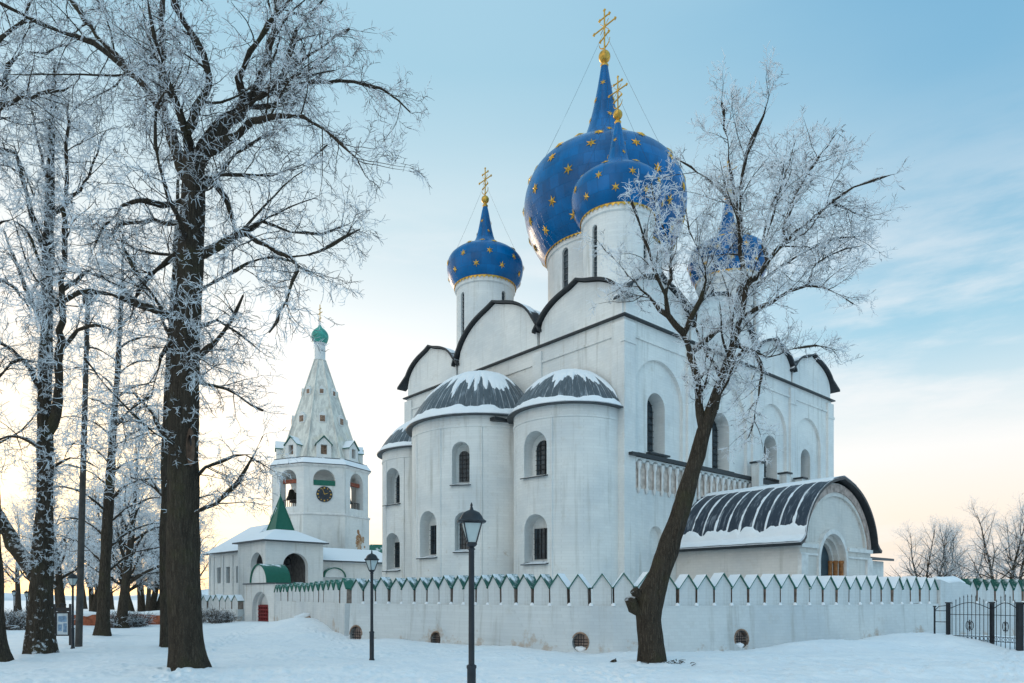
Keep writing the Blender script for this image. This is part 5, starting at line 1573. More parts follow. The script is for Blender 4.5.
def px_tree(name, label, base, d0, trunk, limbs, prm, seed, fur_n=0, group=None, barkmat='bark', amp=.045, cat='tree', auto=(), frost='twig', bl=None):
    """trunk, limbs: lists of (px, py, width in px) read as real positions at the tree's own distance"""
    r = random.Random(seed)
    x0, y0 = at_px(base[0], d0); z0 = G(x0, y0) - .12
    root = tag(empty(name, (x0, y0, z0)), label, cat, group)
    O = Vector((x0, y0, z0))
    def conv(q, d): return P(q[0], q[1], d) - O
    tr = [conv(q, d0) for q in trunk]; tr[0].z = 0.0
    rw = [q[2] / 2 / F * d0 for q in trunk]
    line, rads = smoothline(tr, rw, .22)
    tb = Tubes(); crown = Tubes()
    trunk_mesh(tb, line, rads, r, .0)
    allp = [(p, q) for p, q in zip(line, rads)]
    out = []
    for li in limbs:
        lp, dep = li[0], li[1]
        a = conv(lp[0], d0)
        best = min(allp, key=lambda s: (s[0].x - a.x) ** 2 + (s[0].z - a.z) ** 2)
        yb = best[0].y
        pts = []; tot = 0.0; q0 = None; Ls = []
        for q in lp:
            if q0 is not None: tot += math.hypot(q[0] - q0[0], q[1] - q0[1])
            Ls.append(tot); q0 = q
        for q, l in zip(lp, Ls):
            d = d0 + yb + dep * (l / max(1, tot)) * (tot / F * d0)
            pts.append(conv(q, d))
        pts[0] = best[0].copy() if (best[0] - pts[0]).length < 1.2 else pts[0]
        if len(pts) > 3 and (pts[1] - pts[0]).dot(pts[2] - pts[1]) < .35 * (pts[1] - pts[0]).length * (pts[2] - pts[1]).length:
            del pts[1]; lp = [lp[0]] + list(lp[2:]); Ls = [Ls[0]] + Ls[2:]
        rr_ = [max(.012, q[2] / 2 / F * d0 * (1.05 + (prm.lw - 1.05) * min(1, l / max(1, tot) / .4))) for q, l in zip(lp, Ls)]
        ln, rd = smoothline(pts, rr_, .3)
        # slight crookedness
        for i in range(1, len(ln)): ln[i] = ln[i] + Vector((r.gauss(0, .02), r.gauss(0, .04), r.gauss(0, .02)))
        tb.add(ln, rd, 8, 1)
        allp += [(p, q) for p, q in zip(ln, rd)]
        out.append((ln, rd, prm.start))
    # self-grown limbs so that the crown has depth towards and away from the viewer
    for (t, az, el, l, w) in auto:
        p, tg = along(line, t)
        d = Vector((math.cos(R(az)) * math.cos(R(el)), math.sin(R(az)) * math.cos(R(el)), math.sin(R(el))))
        ln, rd = grow(p, d, l, w, 10, r, .18, prm.trop, .2)
        ln, rd = smoothline(ln, rd, .35); tb.add(ln, rd, 8, 1); out.append((ln, rd, .15))
    # secondary limbs fanning off the main ones
    sec = []
    for ln, rd, st in out:
        Ln = plen(ln)
        for k in range(int(Ln / prm.sec)):
            t = r.uniform(.2, .95); p, tg = along(ln, t); ang = R(r.uniform(30, 60))
            d = tg * math.cos(ang) + perp(tg, r) * math.sin(ang)
            d.y *= 1.2
            s, sr = grow(p, d, r.uniform(.25, .42) * Ln * (1.1 - .7 * t) + .4, max(.013, rd[min(int(t * (len(rd)-1)), len(rd)-1)] * .36), 7, r, .14, prm.trop - prm.droop * .5, .3)
            crown.add(s, sr, 5, 0); sec.append((s, sr, .15))
    clothe(out + sec, crown, prm, r)
    if fur_n: fur(line, rads, crown, r, fur_n, l=(.12, .4), t0=.13 if fur_n > 50 else .40)
    o = tb.build('trunk', [M[barkmat], M['limbbark']], root)
    gnarl(o, amp, seed, base=Vector((0, 0, .1)))
    crown.build('crown', [M['crownbark'], M[frost]], root)
    return root, line, rads, O

# the big linden at the left
T1 = [(189, 676, 40), (187, 650, 33), (185, 610, 31), (183, 560, 31), (183, 500, 29), (183.5, 440, 28), (184.5, 390, 26.5), (186, 340, 26), (189, 280, 25), (192, 225, 23), (193, 190, 21), (193, 158, 19)]
L1 = [
 ([(190, 180, 14), (186, 176, 13), (173, 140, 11), (158, 105, 10), (138, 80, 8.5), (117, 58, 7.5), (97, 35, 6.5), (79, 12, 5.5), (66, -8, 4.5), (45, -45, 2.5)], .15),
 ([(117, 58, 5.5), (95, 45, 5), (75, 36, 4.5), (38, 22, 3.8), (2, 4, 3), (-30, -10, 1.5)], -.3),
 ([(160, 108, 8), (160, 80, 7.5), (161, 55, 7), (162, 0, 5.5), (164, -60, 3)], .25),
 ([(192, 160, 11), (186, 130, 8), (180, 110, 6), (172, 96, 4), (150, 80, 2)], -.5),
 ([(205, 148, 9), (211, 128, 9), (210, 75, 8), (194, 38, 7.5), (177, 6, 6.5), (170, -40, 4)], -.3),
 ([(194, 165, 15), (203, 152, 15), (221, 128, 14), (246, 105, 12), (261, 79, 10), (270, 45, 8.5), (277, 6, 6), (285, -45, 3)], .25),
 ([(200, 156, 10), (222, 143, 9), (238, 135, 8), (252, 121, 7), (293, 116, 5), (325, 129, 3.5), (355, 158, 2.5), (366, 174, 1.5)], -.35),
 ([(262, 92, 6), (302, 86, 5), (340, 80, 4), (381, 89, 2.5), (398, 100, 1.8), (410, 110, 1)], .2),
 ([(248, 103, 8), (238, 78, 7), (250, 52, 6), (268, 25, 5), (300, -12, 3)], -.6),
 ([(256, 90, 6), (290, 68, 5), (318, 50, 3.5), (350, 28, 2)], .6),
 ([(277, 45, 5), (297, 30, 4), (315, 10, 3), (330, -20, 2)], -.2),
 ([(194, 258, 10), (202, 254, 9.5), (223, 243, 9), (238, 234, 8), (258, 240, 6), (278, 251, 5), (297, 262, 4), (290, 290, 3), (280, 312, 2.2), (270, 332, 1.3)], -.4),
 ([(240, 235, 5), (262, 222, 4.5), (290, 232, 3.2), (320, 232, 2.5), (350, 224, 1.4)], .5),
 ([(301, 268, 3), (318, 252, 2.2), (345, 238, 1.5), (360, 228, 1)], .3),
 ([(196, 178, 8), (212, 181, 7), (226, 198, 6), (231, 215, 5.5), (236, 234, 4)], .2),
 ([(188, 201, 8), (174, 201, 6.5), (160, 203, 5.5), (139, 199, 5), (124, 206, 4), (105, 226, 2.5), (95, 245, 1.5)], -.4),
 ([(188, 226, 6), (165, 222, 5), (143, 221, 4.5), (118, 226, 3.5), (97, 243, 2)], .5),
 ([(186, 246, 6), (168, 262, 5), (146, 277, 4), (136, 299, 2.5), (130, 325, 1.3)], .2),
 ([(182, 322, 9), (172, 318, 8), (155, 309, 7), (136, 303, 6.5), (112, 295, 5.5), (90, 291, 4.5), (66, 299, 3), (44, 318, 1.5)], -.35),
 ([(140, 304, 5), (120, 288, 4), (100, 277, 3.2), (70, 272, 2.2), (40, 282, 1.2)], .4),
 ([(182, 330, 5), (168, 345, 4.5), (158, 370, 4), (150, 395, 3), (128, 412, 2.2), (112, 430, 1.3)], -.3),
 ([(195, 363, 7), (207, 350, 6), (223, 331, 5), (236, 312, 4), (246, 296, 2.5)], -.5),
 ([(192, 335, 5), (215, 320, 4), (236, 332, 3), (250, 342, 2), (262, 352, 1.2)], .5),
 ([(194, 385, 5), (215, 385, 4), (236, 394, 3), (250, 404, 2), (262, 410, 1.2)], -.2),
 ([(196, 514, 5), (204, 510, 4), (226, 494, 3.2), (244, 470, 2.4), (254, 452, 1.7), (262, 436, 1)], -.2),
 ([(198, 480, 3), (220, 462, 2.6), (246, 455, 2), (272, 470, 1.2)], .3),
]
pl = tp(s1=.36, l1=(.8, 2.1), s2=.19, l2=(.32, .8), s3=.088, l3=(.09, .28), trop=-.005, droop=.025, r3=.0086, sec=.85, tt=.55)
t1, l1_, r1_, O1 = px_tree('linden_tree', 'largest dark-trunked frosted linden in the left foreground with a knot hole in its trunk', (189, 676), 19.0, T1, L1, pl, 11, fur_n=34, group='frosted trees',
    auto=[(.42, 250, 25, 3.4, .06), (.50, 80, 30, 3.6, .06), (.55, 300, 30, 3.4, .06), (.62, 120, 25, 3.6, .06), (.68, 215, 35, 3.6, .06), (.74, 20, 38, 3.8, .06), (.80, 100, 35, 4.0, .07), (.84, 280, 35, 4.2, .07), (.90, 330, 50, 4.4, .06), (.93, 60, 50, 4.6, .06), (.96, 150, 55, 4.6, .06), (.98, 250, 60, 4.8, .06), (.99, 10, 62, 5.4, .06), (.99, 190, 64, 5.4, .06)])
def knot(px, py, d, w, h, O, root):
    p = P(px, py, d) - O
    mb = MB()
    fr = lambda s, dd, z: (p.x + s, p.y - dd, p.z + z)
    rim = [(w * math.cos(2*PI*k/16), h * math.sin(2*PI*k/16)) for k in range(16)]
    v = [fr(s * 1.0, .0, z) for s, z in rim] + [fr(s * .55, .06, z * .6) for s, z in rim] + [fr(s * .30, -.02, z * .35 + h * .4) for s, z in rim]
    mb.add(v, [(k, (k+1) % 16, 16 + (k+1) % 16, 16 + k) for k in range(16)] + [(16 + k, 16 + (k+1) % 16, 32 + (k+1) % 16, 32 + k) for k in range(16)])
    mb.add(v[32:], [list(range(16))], 1)
    mb.build('knot_hole', [M['scar'], M['iron']], root, smooth=40)
knot(190.5, 447, 18.66, .12, .52, O1, t1)

# the leaning tree before the cathedral
T2 = [(652, 666, 29), (651, 645, 24.5), (649, 620, 23.5), (650, 600, 27), (659, 575, 23), (669.5, 545, 20), (679, 515, 18), (689.5, 480, 16.5), (697, 455, 15.5), (704, 432, 14.5), (712, 408, 11), (722, 380, 8)]
L2 = [
 ([(701, 440, 10), (700, 415, 10), (697, 385, 10), (693, 360, 9.5), (688, 344, 9), (684, 334, 8)], .1),
 ([(684, 336, 7), (676, 325, 6.5), (668, 314, 6), (665, 295, 5), (655, 272, 4), (648, 250, 3.2), (640, 225, 2.4), (632, 200, 1.4)], -.35),
 ([(668, 314, 4.5), (655, 303, 4), (640, 288, 3), (622, 268, 2.2), (604, 250, 1.2)], .4),
 ([(665, 296, 4), (672, 270, 3.5), (668, 245, 3), (660, 215, 2.2), (650, 185, 1.4)], .3),
 ([(684, 334, 6), (690, 318, 5.5), (700, 300, 4.5), (706, 280, 3.6), (700, 255, 2.8), (690, 230, 2), (684, 205, 1.2)], -.2),
 ([(694, 370, 6), (690, 355, 9), (700, 345, 9), (716, 332, 8), (732, 318, 7), (742, 296, 6), (747, 275, 5)], .35),
 ([(703, 432, 12), (712, 408, 11.5), (722, 380, 11.5), (731, 355, 11), (738, 330, 10), (744, 305, 9), (748, 280, 7.5)], -.05),
 ([(746, 290, 7), (743, 272, 6.5), (740, 245, 5.5), (738, 226, 5), (734, 208, 4.5), (722, 192, 3.6), (706, 178, 2.8), (690, 167, 2), (676, 158, 1.2)], .3),
 ([(738, 228, 4.5), (740, 190, 4), (747, 155, 3.4), (756, 132, 2.8), (763, 115, 2.2), (768, 98, 1.6), (772, 84, 1)], -.25),
 ([(737, 212, 4), (732, 180, 3.4), (728, 150, 2.6), (724, 118, 1.8), (722, 100, 1)], .1),
 ([(748, 284, 7), (757, 276, 6.5), (768, 262, 6), (779, 248, 5.5), (795, 232, 4.6), (813, 217, 4), (833, 202, 3.2), (853, 188, 2.4), (874, 180, 1.7), (893, 176, 1)], -.2),
 ([(779, 248, 4.5), (786, 222, 4), (794, 200, 3.4), (806, 176, 2.8), (821, 154, 2), (838, 133, 1.1)], .35),
 ([(766, 264, 4), (764, 235, 3.6), (770, 210, 3), (782, 185, 2.4), (790, 160, 1.6), (796, 140, 1)], .5),
 ([(813, 217, 3), (835, 218, 2.6), (860, 214, 2), (886, 222, 1.1)], .2),
 ([(742, 318, 6), (756, 310, 5.5), (771, 303, 5), (790, 290, 4.2), (808, 284, 3.5), (824, 288, 2.6), (840, 295, 1.8), (852, 306, 1)], -.3),
 ([(790, 292, 3), (812, 268, 2.6), (836, 252, 2), (862, 246, 1.2)], .3),
 ([(757, 276, 4), (775, 272, 3.4), (800, 255, 2.8), (828, 240, 2), (862, 236, 1.1)], -.4),
 ([(728, 372, 5), (742, 352, 5), (752, 350, 4.5), (760, 362, 3.8), (761, 385, 3), (756, 410, 2.2), (748, 438, 1.2)], -.2),
 ([(740, 340, 5), (752, 352, 4), (766, 358, 3.2), (790, 350, 2.6), (815, 345, 1.8), (836, 350, 1)], .2),
 ([(706, 425, 5), (712, 408, 4.5), (722, 392, 4), (730, 372, 3), (742, 350, 2)], -.5),
]
pr_tree = tp(s1=.25, l1=(.6, 1.6), s2=.13, l2=(.28, .65), s3=.066, l3=(.09, .24), trop=.02, droop=.0, r3=.0098, start=.2, lw=.72, tt=.62)
t2, l2_, r2_, O2 = px_tree('leaning_tree', 'frosted tree with a leaning mossy trunk standing in front of the cathedral wall', (651, 666), 21.6, T2, L2, pr_tree, 23, group='frosted trees', frost='twigwhite',
    auto=[(.99, 80, 62, 6.0, .05), (.98, 280, 60, 6.0, .05)])
# sawn-off stubs at the bend of the trunk
for (a, b, c, w) in (((645, 612), (633, 607), (630, 598), .20), ((652, 606), (640, 598), (634, 590), .16)):
    mb = MB(); pts = [P(q[0], q[1], 21.6 - .1 * i) - O2 for i, q in enumerate((a, b, c))]
    mb.tube(pts, [w * 1.2, w, w * .9], 10); mb.build('branch_stub', M['bark'], t2, smooth=50)

# the forked, frost-furred tree behind it on the left
T3 = [(41, 658, 31), (40, 635, 25), (40.5, 600, 22), (42, 560, 20), (44, 520, 16), (45, 470, 14), (45, 420, 13), (45.5, 370, 12), (47, 310, 10), (48, 250, 10), (50, 190, 7.5), (52, 120, 5), (55, 60, 2.5)]
L3 = [
 ([(38, 580, 17), (29, 566, 15), (18, 552, 14), (8, 535, 13), (0, 518, 12), (-12, 490, 10), (-26, 440, 8), (-34, 370, 5), (-36, 300, 2)], .1),
 ([(46, 440, 10), (52, 425, 10), (57, 400, 9.5), (60, 350, 8), (62, 300, 7), (64, 240, 5.5), (67, 170, 4), (69, 100, 2)], -.15),
 ([(45, 400, 6), (30, 370, 5), (12, 350, 4), (-10, 338, 2.5)], -.3),
 ([(46, 330, 6), (32, 300, 5), (18, 268, 4), (4, 230, 2.5)], .4),
 ([(62, 300, 5), (76, 280, 4), (92, 268, 3), (108, 270, 1.5)], .3),
 ([(60, 350, 5), (78, 330, 4), (98, 326, 3), (116, 332, 1.5)], -.4),
 ([(48, 260, 5), (34, 220, 4), (22, 175, 3), (10, 130, 1.5)], -.4),
 ([(65, 220, 4), (80, 190, 3.4), (94, 160, 2.4), (104, 130, 1.2)], .2),
 ([(50, 190, 4), (40, 150, 3), (32, 110, 2), (28, 80, 1)], .3),
 ([(45, 450, 5), (28, 440, 4), (8, 436, 3), (-12, 446, 1.5)], .3),
 ([(46, 480, 4), (62, 462, 3), (80, 458, 2.2), (98, 468, 1.2)], -.2),
]
pl3 = tp(s1=.50, l1=(.9, 2.4), s2=.28, l2=(.45, 1.0), s3=.15, l3=(.18, .45), trop=.0, droop=.03, r3=.013)
px_tree('frosted_tree', 'white-furred frosted tree with a low limb forking left behind the notice board', (41, 658), 24.4, T3, L3, pl3, 31, fur_n=70, group='frosted trees', barkmat='furbark', frost='twigwhite')

# trunk at the very left edge, its dark boughs reaching in at the top
T4 = [(-3, 664, 30), (-5, 640, 21), (-6, 600, 17), (-8, 540, 16), (-10, 470, 15), (-13, 400, 14), (-17, 320, 13), (-22, 230, 11), (-28, 150, 9), (-36, 60, 6), (-42, -20, 3)]
L4 = [
 ([(-26, 150, 7), (-12, 118, 6), (4, 106, 5.5), (22, 99, 5), (40, 94, 4), (62, 88, 3), (74, 84, 2)], -.3),
 ([(-22, 110, 6), (0, 38, 5), (12, 28, 4), (23, 18, 3), (34, 0, 1.5)], .2),
 ([(-26, 170, 6), (-6, 130, 5), (10, 66, 4), (28, 54, 3.4), (47, 54, 2.6), (70, 44, 1.6), (92, 38, 1)], .4),
 ([(-22, 200, 6), (-8, 155, 5), (10, 150, 4), (24, 172, 3), (34, 195, 1.5)], -.5),
 ([(-18, 240, 5), (-4, 215, 4), (14, 220, 3), (30, 240, 2), (40, 262, 1.2)], .3),
 ([(-15, 300, 5), (0, 280, 4), (16, 290, 3), (30, 310, 1.5)], -.3),
 ([(-12, 400, 5), (4, 372, 4), (20, 360, 3), (36, 362, 1.6)], .4),
]
px_tree('frosted_tree', 'dark trunk cut by the left edge of the picture with boughs reaching in above', (-3, 664), 21.8, T4, L4, pl, 41, fur_n=12, group='frosted trees')

# slender upright tree further back, between the mast and the big linden
T5 = [(103, 637, 16), (103, 620, 12.5), (104, 590, 11), (106, 550, 9.5), (109, 500, 9), (111, 460, 7.5), (114, 420, 6), (117, 380, 5), (120, 330, 4), (122, 280, 2.6), (123, 235, 1.2)]
L5 = []
r5 = random.Random(5)
for k in range(26):
    y = 575 - k * 12.5; x = 104.5 + (575 - y) * .062; s = -1 if k % 2 else 1
    ln = (70 - k * 1.7) * r5.uniform(.75, 1.1)
    L5.append(([(x, y, 3.2 - k * .07), (x + s * ln * .35, y - ln * .28, 2.2 - k * .04), (x + s * ln * .7, y - ln * .40, 2), (x + s * ln, y - ln * .38, 1)], r5.uniform(-.8, .8)))
pl5 = tp(s1=.55, l1=(.8, 2.0), s2=.32, l2=(.45, 1.0), s3=.17, l3=(.2, .5), trop=.0, droop=.02, r3=.017)
px_tree('frosted_tree', 'slender upright frosted tree with arching side boughs right of the mast', (103, 637), 35.5, T5, L5, pl5, 51, fur_n=14, group='frosted trees', frost='twigwhite')
T6 = [(167, 650, 15), (166, 630, 12), (165.5, 600, 11), (165, 550, 10), (166, 480, 9), (168, 400, 7.5), (172, 320, 6), (176, 240, 4), (178, 180, 2)]
L6 = [([(166, 440, 5), (150, 410, 4), (134, 395, 3), (118, 392, 1.4)], .3), ([(168, 400, 5), (184, 370, 4), (206, 352, 3), (228, 350, 1.4)], .5), ([(171, 340, 4), (155, 305, 3), (140, 285, 1.5)], -.2), ([(174, 290, 4), (192, 262, 3), (212, 250, 1.4)], .2), ([(165, 500, 4), (148, 482, 3), (132, 478, 1.4)], .6), ([(166, 520, 4), (190, 500, 3), (215, 495, 1.4)], .4)]
px_tree('frosted_tree', 'thinner trunk mostly hidden right behind the big linden', (167, 650), 27.5, T6, L6, pl3, 61, group='frosted trees', frost='twigwhite')

# ---- generic trees for the middle and far distance: two forms, copied
def generic(name, H, seed, spread, tw, prm, lod=3, lean=0.0, stems=1, r3=None):
    r = random.Random(seed); root = empty(name, (0, 0, 0))
    tb = Tubes(); crown = Tubes(); limbs = []
    for s in range(stems):
        a0 = r.uniform(0, 6.28)
        pts = [Vector((s * .3 * math.cos(a0), s * .3 * math.sin(a0), -.1))]; d = Vector((lean + (.18 * math.cos(a0) if stems > 1 else 0), .18 * math.sin(a0) if stems > 1 else 0, 1)).normalized()
        n = 14
        for k in range(n):
            d = (d + Vector((r.gauss(0, .05), r.gauss(0, .05), .05))).normalized(); pts.append(pts[-1] + d * (H * .86 / n))
        rad = [tw / 2 * (1 - .9 * (k / n) ** .9) * (1.35 if k == 0 else 1) for k in range(n + 1)]
        tb.add(pts, rad, 9, 0)
        nl = 17
        for k in range(nl):
            t = .24 + .74 * k / nl; p, tg = along(pts, t); az = k * 2.4 + r.uniform(-.5, .5); el = R(22 + 38 * t + r.uniform(-10, 10))
            l = spread * (1.08 - .75 * t) * r.uniform(.8, 1.15)
            d = Vector((math.cos(az) * math.cos(el), math.sin(az) * math.cos(el), math.sin(el)))
            ln, rd = grow(p, d, l, max(.03, tw / 2 * (1 - t) * .55), 8, r, .11, .03, .2)
            tb.add(ln, rd, 5, 0); limbs.append((ln, rd, .12))
            for _ in range(3):
                q, tg2 = along(ln, r.uniform(.25, .8)); sd, sr = grow(q, tg2 + perp(tg2, r) * .9, l * r.uniform(.3, .5), rd[4] * .5, 5, r, .13, .02, .3)
                crown.add(sd, sr, 4, 0); limbs.append((sd, sr, .1))
    clothe(limbs, crown, prm, r, lod)
    tb.build('trunk', [M['bark']], root); crown.build('crown', [M['frostbark'], M['twigwhite']], root)
    return root
pg = tp(s1=.8, l1=(.9, 2.0), s2=.42, l2=(.5, 1.1), s3=.26, l3=(.25, .55), trop=.0, droop=.02, r3=.022)
pg2 = tp(s1=.55, l1=(.9, 2.2), s2=.24, l2=(.4, 1.0), trop=.02, droop=.0, r3=.03)
gA = generic('frosted_tree', 15, 71, 5.2, .75, pg)
gB = generic('frosted_tree', 12.5, 73, 4.6, .60, pg, stems=2)
gC = generic('bare_tree', 12, 77, 5.2, .42, pg2, lod=2, stems=3)
FAR = [  # (source, px, base distance, height scale, turn, label, group)
 (gA, 122, 46, .98, 20, 'leaning frosted tree just behind the slender one', 'frosted trees at the back'),
 (gB, 134, 58, 1.02, 80, 'two-stemmed frosted tree left of the thicket by the brick wall', 'frosted trees at the back'),
 (gA, 141.5, 64, 1.0, 150, 'frosted tree in the middle of the back row left of the big linden', 'frosted trees at the back'),
 (gB, 151, 60, 1.05, 200, 'frosted tree next to the big linden in the back row', 'frosted trees at the back'),
 (gA, 62, 62, 1.0, 260, 'frosted tree seen between the forked trunk and the mast', 'frosted trees at the back'),
 (gB, 92, 74, 1.1, 300, 'pale far frosted tree behind the notice board', 'frosted trees at the back'),
 (gA, 30, 85, 1.05, 40, 'far frosted tree beyond the left-hand lamps', 'frosted trees at the back'),
 (gB, 178, 78, 1.0, 120, 'far frosted tree hidden behind the big linden trunk', 'frosted trees at the back'),
 (gC, 923, 82, .98, 10, 'bare spreading tree behind the right-hand wall beside the porch', 'bare trees beyond the wall'),
 (gC, 948, 88, 1.04, 130, 'second bare tree behind the wall, between the porch and the gate', 'bare trees beyond the wall'),
 (gC, 968, 92, .95, 250, 'lower bare tree behind the left post of the iron gate', 'bare trees beyond the wall'),
 (gC, 1004, 70, 1.06, 70, 'darker bare tree with leaning stems behind the iron gate', 'bare trees beyond the wall'),
 (gC, 1034, 76, 1.02, 190, 'bare tree cut by the right edge of the picture', 'bare trees beyond the wall'),
]
rb = random.Random(19)
NAMES = ['pale frosted tree in the far park behind the mast', 'rounded frosted tree far behind the brick wall', 'taller frosted tree far behind the back row', 'misty frosted tree at the far left horizon',
         'far frosted tree left of the white gatehouse', 'two-stemmed far frosted tree near the chambers wing', 'distant frosted tree beyond the far lamp posts', 'distant frosted tree between the two left trunks']
for i, px in enumerate((84, 112, 148, -14, 196, 172, 18, 58)):
    FAR.append(((gA, gB)[i % 2], px, 95 + rb.uniform(-8, 30), rb.uniform(.95, 1.2), rb.uniform(0, 360), NAMES[i], 'frosted trees at the back'))
used = set()
for (src, px, d, s, rz, lab, grp_) in FAR:
    o = src if src not in used else copy_tree(src)
    used.add(src)
    x, y = at_px(px, d); o.location = (x, y, G(x, y) - .05); o.scale = (s, s, s); o.rotation_euler.z = R(rz)
    tag(o, lab, 'tree', grp_)

# shrubs at the far left
def shrub(seed):
    r = random.Random(seed); root = empty('shrub', (0, 0, 0)); tb = Tubes()
    for k in range(90):
        a = r.uniform(0, 6.28); el = r.uniform(.5, 1.5); p = Vector((r.uniform(-1.0, 1.0), r.uniform(-.4, .4), 0))
        b, br = grow(p, Vector((math.cos(a) * math.cos(el), math.sin(a) * math.cos(el), math.sin(el))), r.uniform(.6, 1.1), .02, 4, r, .2, 0, .4); tb.add(b, br, 3, 0)
        for _ in range(7):
            q, tg = along(b, r.uniform(.25, 1)); e, er = grow(q, tg + perp(tg, r), r.uniform(.2, .5), .014, 3, r, .25, 0, .5); tb.add(e, er, 3, r.choice((0, 1)))
    tb.build('twigs', [M['shrub'], M['twig']], root); return root
sh = shrub(3)
for i, (px, d, s, lab) in enumerate([(9, 43, 1.15, 'brown leafless shrub at the far left edge in front of the lamps'), (21, 44, 1.25, 'brown leafless shrub just left of the forked frosted trunk'), (58, 47, 1.0, 'leafless shrub half hidden behind the notice board'),
     (119, 46.5, 1.1, 'leafless shrub at the foot of the leaning frosted tree'), (133, 48, 1.1, 'leafless shrub in front of the low brick wall'), (208, 55.5, 1.2, 'dark shrub under the short green-topped wall'), (222, 55, 1.0, 'dark shrub nearer the red gate under the short wall')]):
    o = sh if i == 0 else copy_tree(sh)
    x, y = at_px(px, d); o.location = (x, y, G(x, y) - .05); o.scale = (s, s, s); o.rotation_euler.z = R(40 * i)
    tag(o, lab, 'shrub', 'leafless shrubs')

# ------------------------------------------------------------------ sky, sun, camera
w = bpy.data.worlds.new('World'); sc.world = w; w.use_nodes = True
nt = w.node_tree; bg = nt.nodes['Background']
SUN_AZ = math.atan2(-.60, 1.0); SUN_EL = R(7)          # the glow low on the left, azimuth from +y towards +x
sky = nd(nt, 'ShaderNodeTexSky', sky_type='NISHITA'); sky.sun_disc = False
sky.sun_elevation = SUN_EL; sky.sun_rotation = SUN_AZ; sky.air_density = 1.0; sky.dust_density = 1.5; sky.ozone_density = 1.6
tc = nd(nt, 'ShaderNodeTexCoord').outputs['Generated']
sp = nd(nt, 'ShaderNodeSeparateXYZ'); L(nt, tc, sp.inputs[0])
x_, y_, z_ = sp.outputs
def ramp(v, stops):
    n = nd(nt, 'ShaderNodeValToRGB'); L(nt, v, n.inputs[0]); e = n.color_ramp.elements
    for i, (p, c) in enumerate(stops):
        el = e[i] if i < 2 else e.new(p)
        el.position = p; el.color = (*c, 1)
    return n.outputs[0]
# high thin cloud: one gradient for the side away from the sun, one for the sun side
far_g = ramp(z_, [(0.0, (.84, .70, .60)), (.10, (.95, .83, .72)), (.18, (.92, .90, .87)), (.25, (.60, .74, .80)), (.32, (.35, .60, .74)), (.42, (.265, .51, .68)), (.62, (.18, .42, .63)), (1.0, (.40, .62, .78))])
sun_g = ramp(z_, [(0.0, (.95, .74, .52)), (.09, (1.0, .88, .70)), (.18, (1.0, .97, .91)), (.34, (.88, .91, .91)), (.46, (.57, .72, .78)), (.60, (.35, .58, .71)), (1.0, (.40, .62, .78))])
saz = (math.sin(SUN_AZ), math.cos(SUN_AZ))
dotp = math_(nt, 'ADD', math_(nt, 'MULTIPLY', x_, saz[0]), math_(nt, 'MULTIPLY', y_, saz[1]))
hl = math_(nt, 'SQRT', math_(nt, 'ADD', math_(nt, 'ADD', math_(nt, 'MULTIPLY', x_, x_), math_(nt, 'MULTIPLY', y_, y_)), 1e-4))
ca_ = math_(nt, 'DIVIDE', dotp, hl)
wv = nd(nt, 'ShaderNodeMapping'); L(nt, tc, wv.inputs['Vector']); wv.inputs['Rotation'].default_value = (0, R(-14), 0); wv.inputs['Scale'].default_value = (2.2, 2.2, 10.0)
cl = noise(nt, wv.outputs[0], 1.0, 7, .62)
cl2 = noise(nt, mapping(nt, tc, (1.0, 1.4, 4.0), (4.3, 1.2, 2)), 1.6, 4, .5)
side = mapr(nt, math_(nt, 'ADD', ca_, math_(nt, 'MULTIPLY', math_(nt, 'SUBTRACT', cl2, .5), .35)), .42, .98)
left = mapr(nt, x_, -.50, -.85)
side = math_(nt, 'MAXIMUM', side, math_(nt, 'MULTIPLY', left, .9))
c = mix(nt, side, far_g, sun_g)
c = mix(nt, math_(nt, 'MULTIPLY', mapr(nt, cl, .44, .66, 0, .62), mapr(nt, z_, .56, .30)), c, (.92, .90, .89))
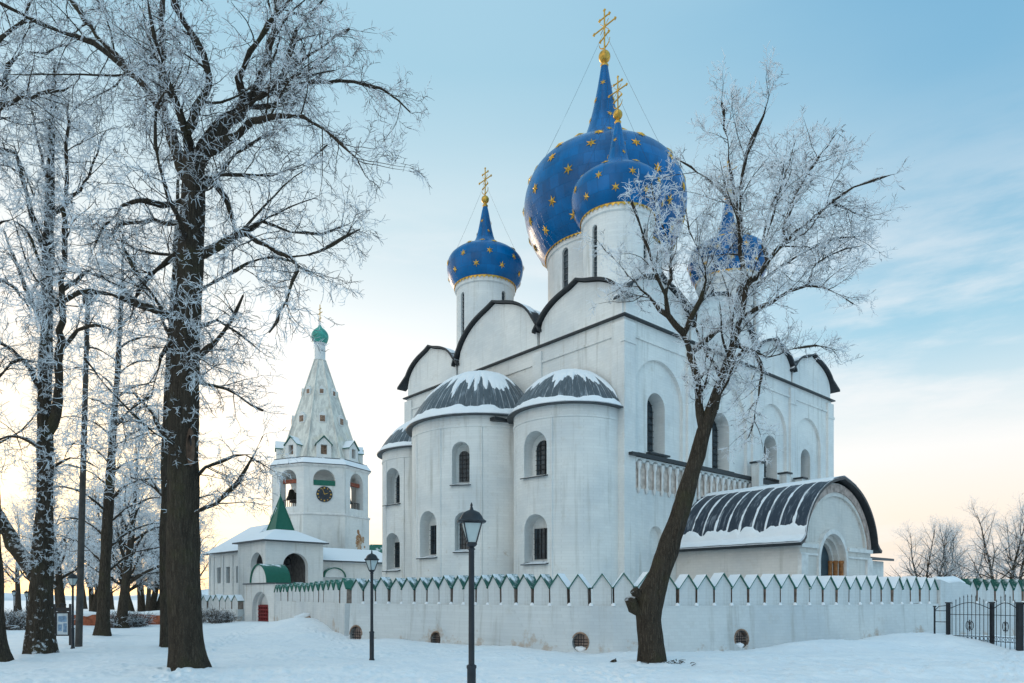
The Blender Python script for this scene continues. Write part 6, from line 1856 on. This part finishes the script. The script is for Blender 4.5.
# unseen sky behind the viewer: blue right; bright warm left added to light walls
back = mapr(nt, ca_, .25, -.6)
c = mix(nt, math_(nt, 'MULTIPLY', back, .92), c, mix(nt, mapr(nt, x_, .35, -.75), (.40, .70, .93), (1.85, 1.76, 1.58)))
glow = math_(nt, 'POWER', math_(nt, 'MAXIMUM', math_(nt, 'ADD', math_(nt, 'MULTIPLY', dotp, math.cos(SUN_EL)), math_(nt, 'MULTIPLY', z_, math.sin(SUN_EL))), 0.0), 60.0)
c = mix(nt, math_(nt, 'MULTIPLY', glow, .6), c, (1.25, .92, .50))
v10 = nd(nt, 'ShaderNodeVectorMath', operation='SCALE'); L(nt, c, v10.inputs[0]); v10.inputs['Scale'].default_value = 9.0
addn = nd(nt, 'ShaderNodeVectorMath', operation='ADD'); L(nt, v10.outputs[0], addn.inputs[0])
sk = nd(nt, 'ShaderNodeVectorMath', operation='SCALE'); L(nt, sky.outputs[0], sk.inputs[0]); sk.inputs['Scale'].default_value = .18
L(nt, sk.outputs[0], addn.inputs[1])
L(nt, addn.outputs[0], bg.inputs['Color']); bg.inputs['Strength'].default_value = 0.1

sl_ = bpy.data.lights.new('sun', 'SUN'); so = bpy.data.objects.new('sun', sl_); COL.objects.link(so)
sl_.energy = .95; sl_.angle = R(18); sl_.color = (1.0, .80, .58)
dirv = Vector((math.sin(SUN_AZ) * math.cos(SUN_EL), math.cos(SUN_AZ) * math.cos(SUN_EL), math.sin(SUN_EL)))
so.rotation_euler = dirv.to_track_quat('Z', 'Y').to_euler()
so.location = (-40, 60, 40)

cam = bpy.data.cameras.new('camera'); co_ = bpy.data.objects.new('camera', cam); COL.objects.link(co_)
co_.location = (0, 0, EYE); co_.rotation_euler = (PI / 2, 0, 0)
cam.sensor_width = 36; cam.lens = F / 1024 * 36; cam.shift_y = (HY - 341.5) / 1024; cam.shift_x = 0
cam.clip_start = .1; cam.clip_end = 6000
sc.camera = co_
sc.view_settings.view_transform = 'Standard'; sc.view_settings.look = 'None'
sc.view_settings.exposure = 0.22; sc.view_settings.gamma = 1.0; sc.view_settings.use_curve_mapping = False
sc.render.engine = 'CYCLES'
sc.cycles.max_bounces = 5; sc.cycles.diffuse_bounces = 3; sc.cycles.glossy_bounces = 2; sc.cycles.transmission_bounces = 2
sc.cycles.use_denoising = True
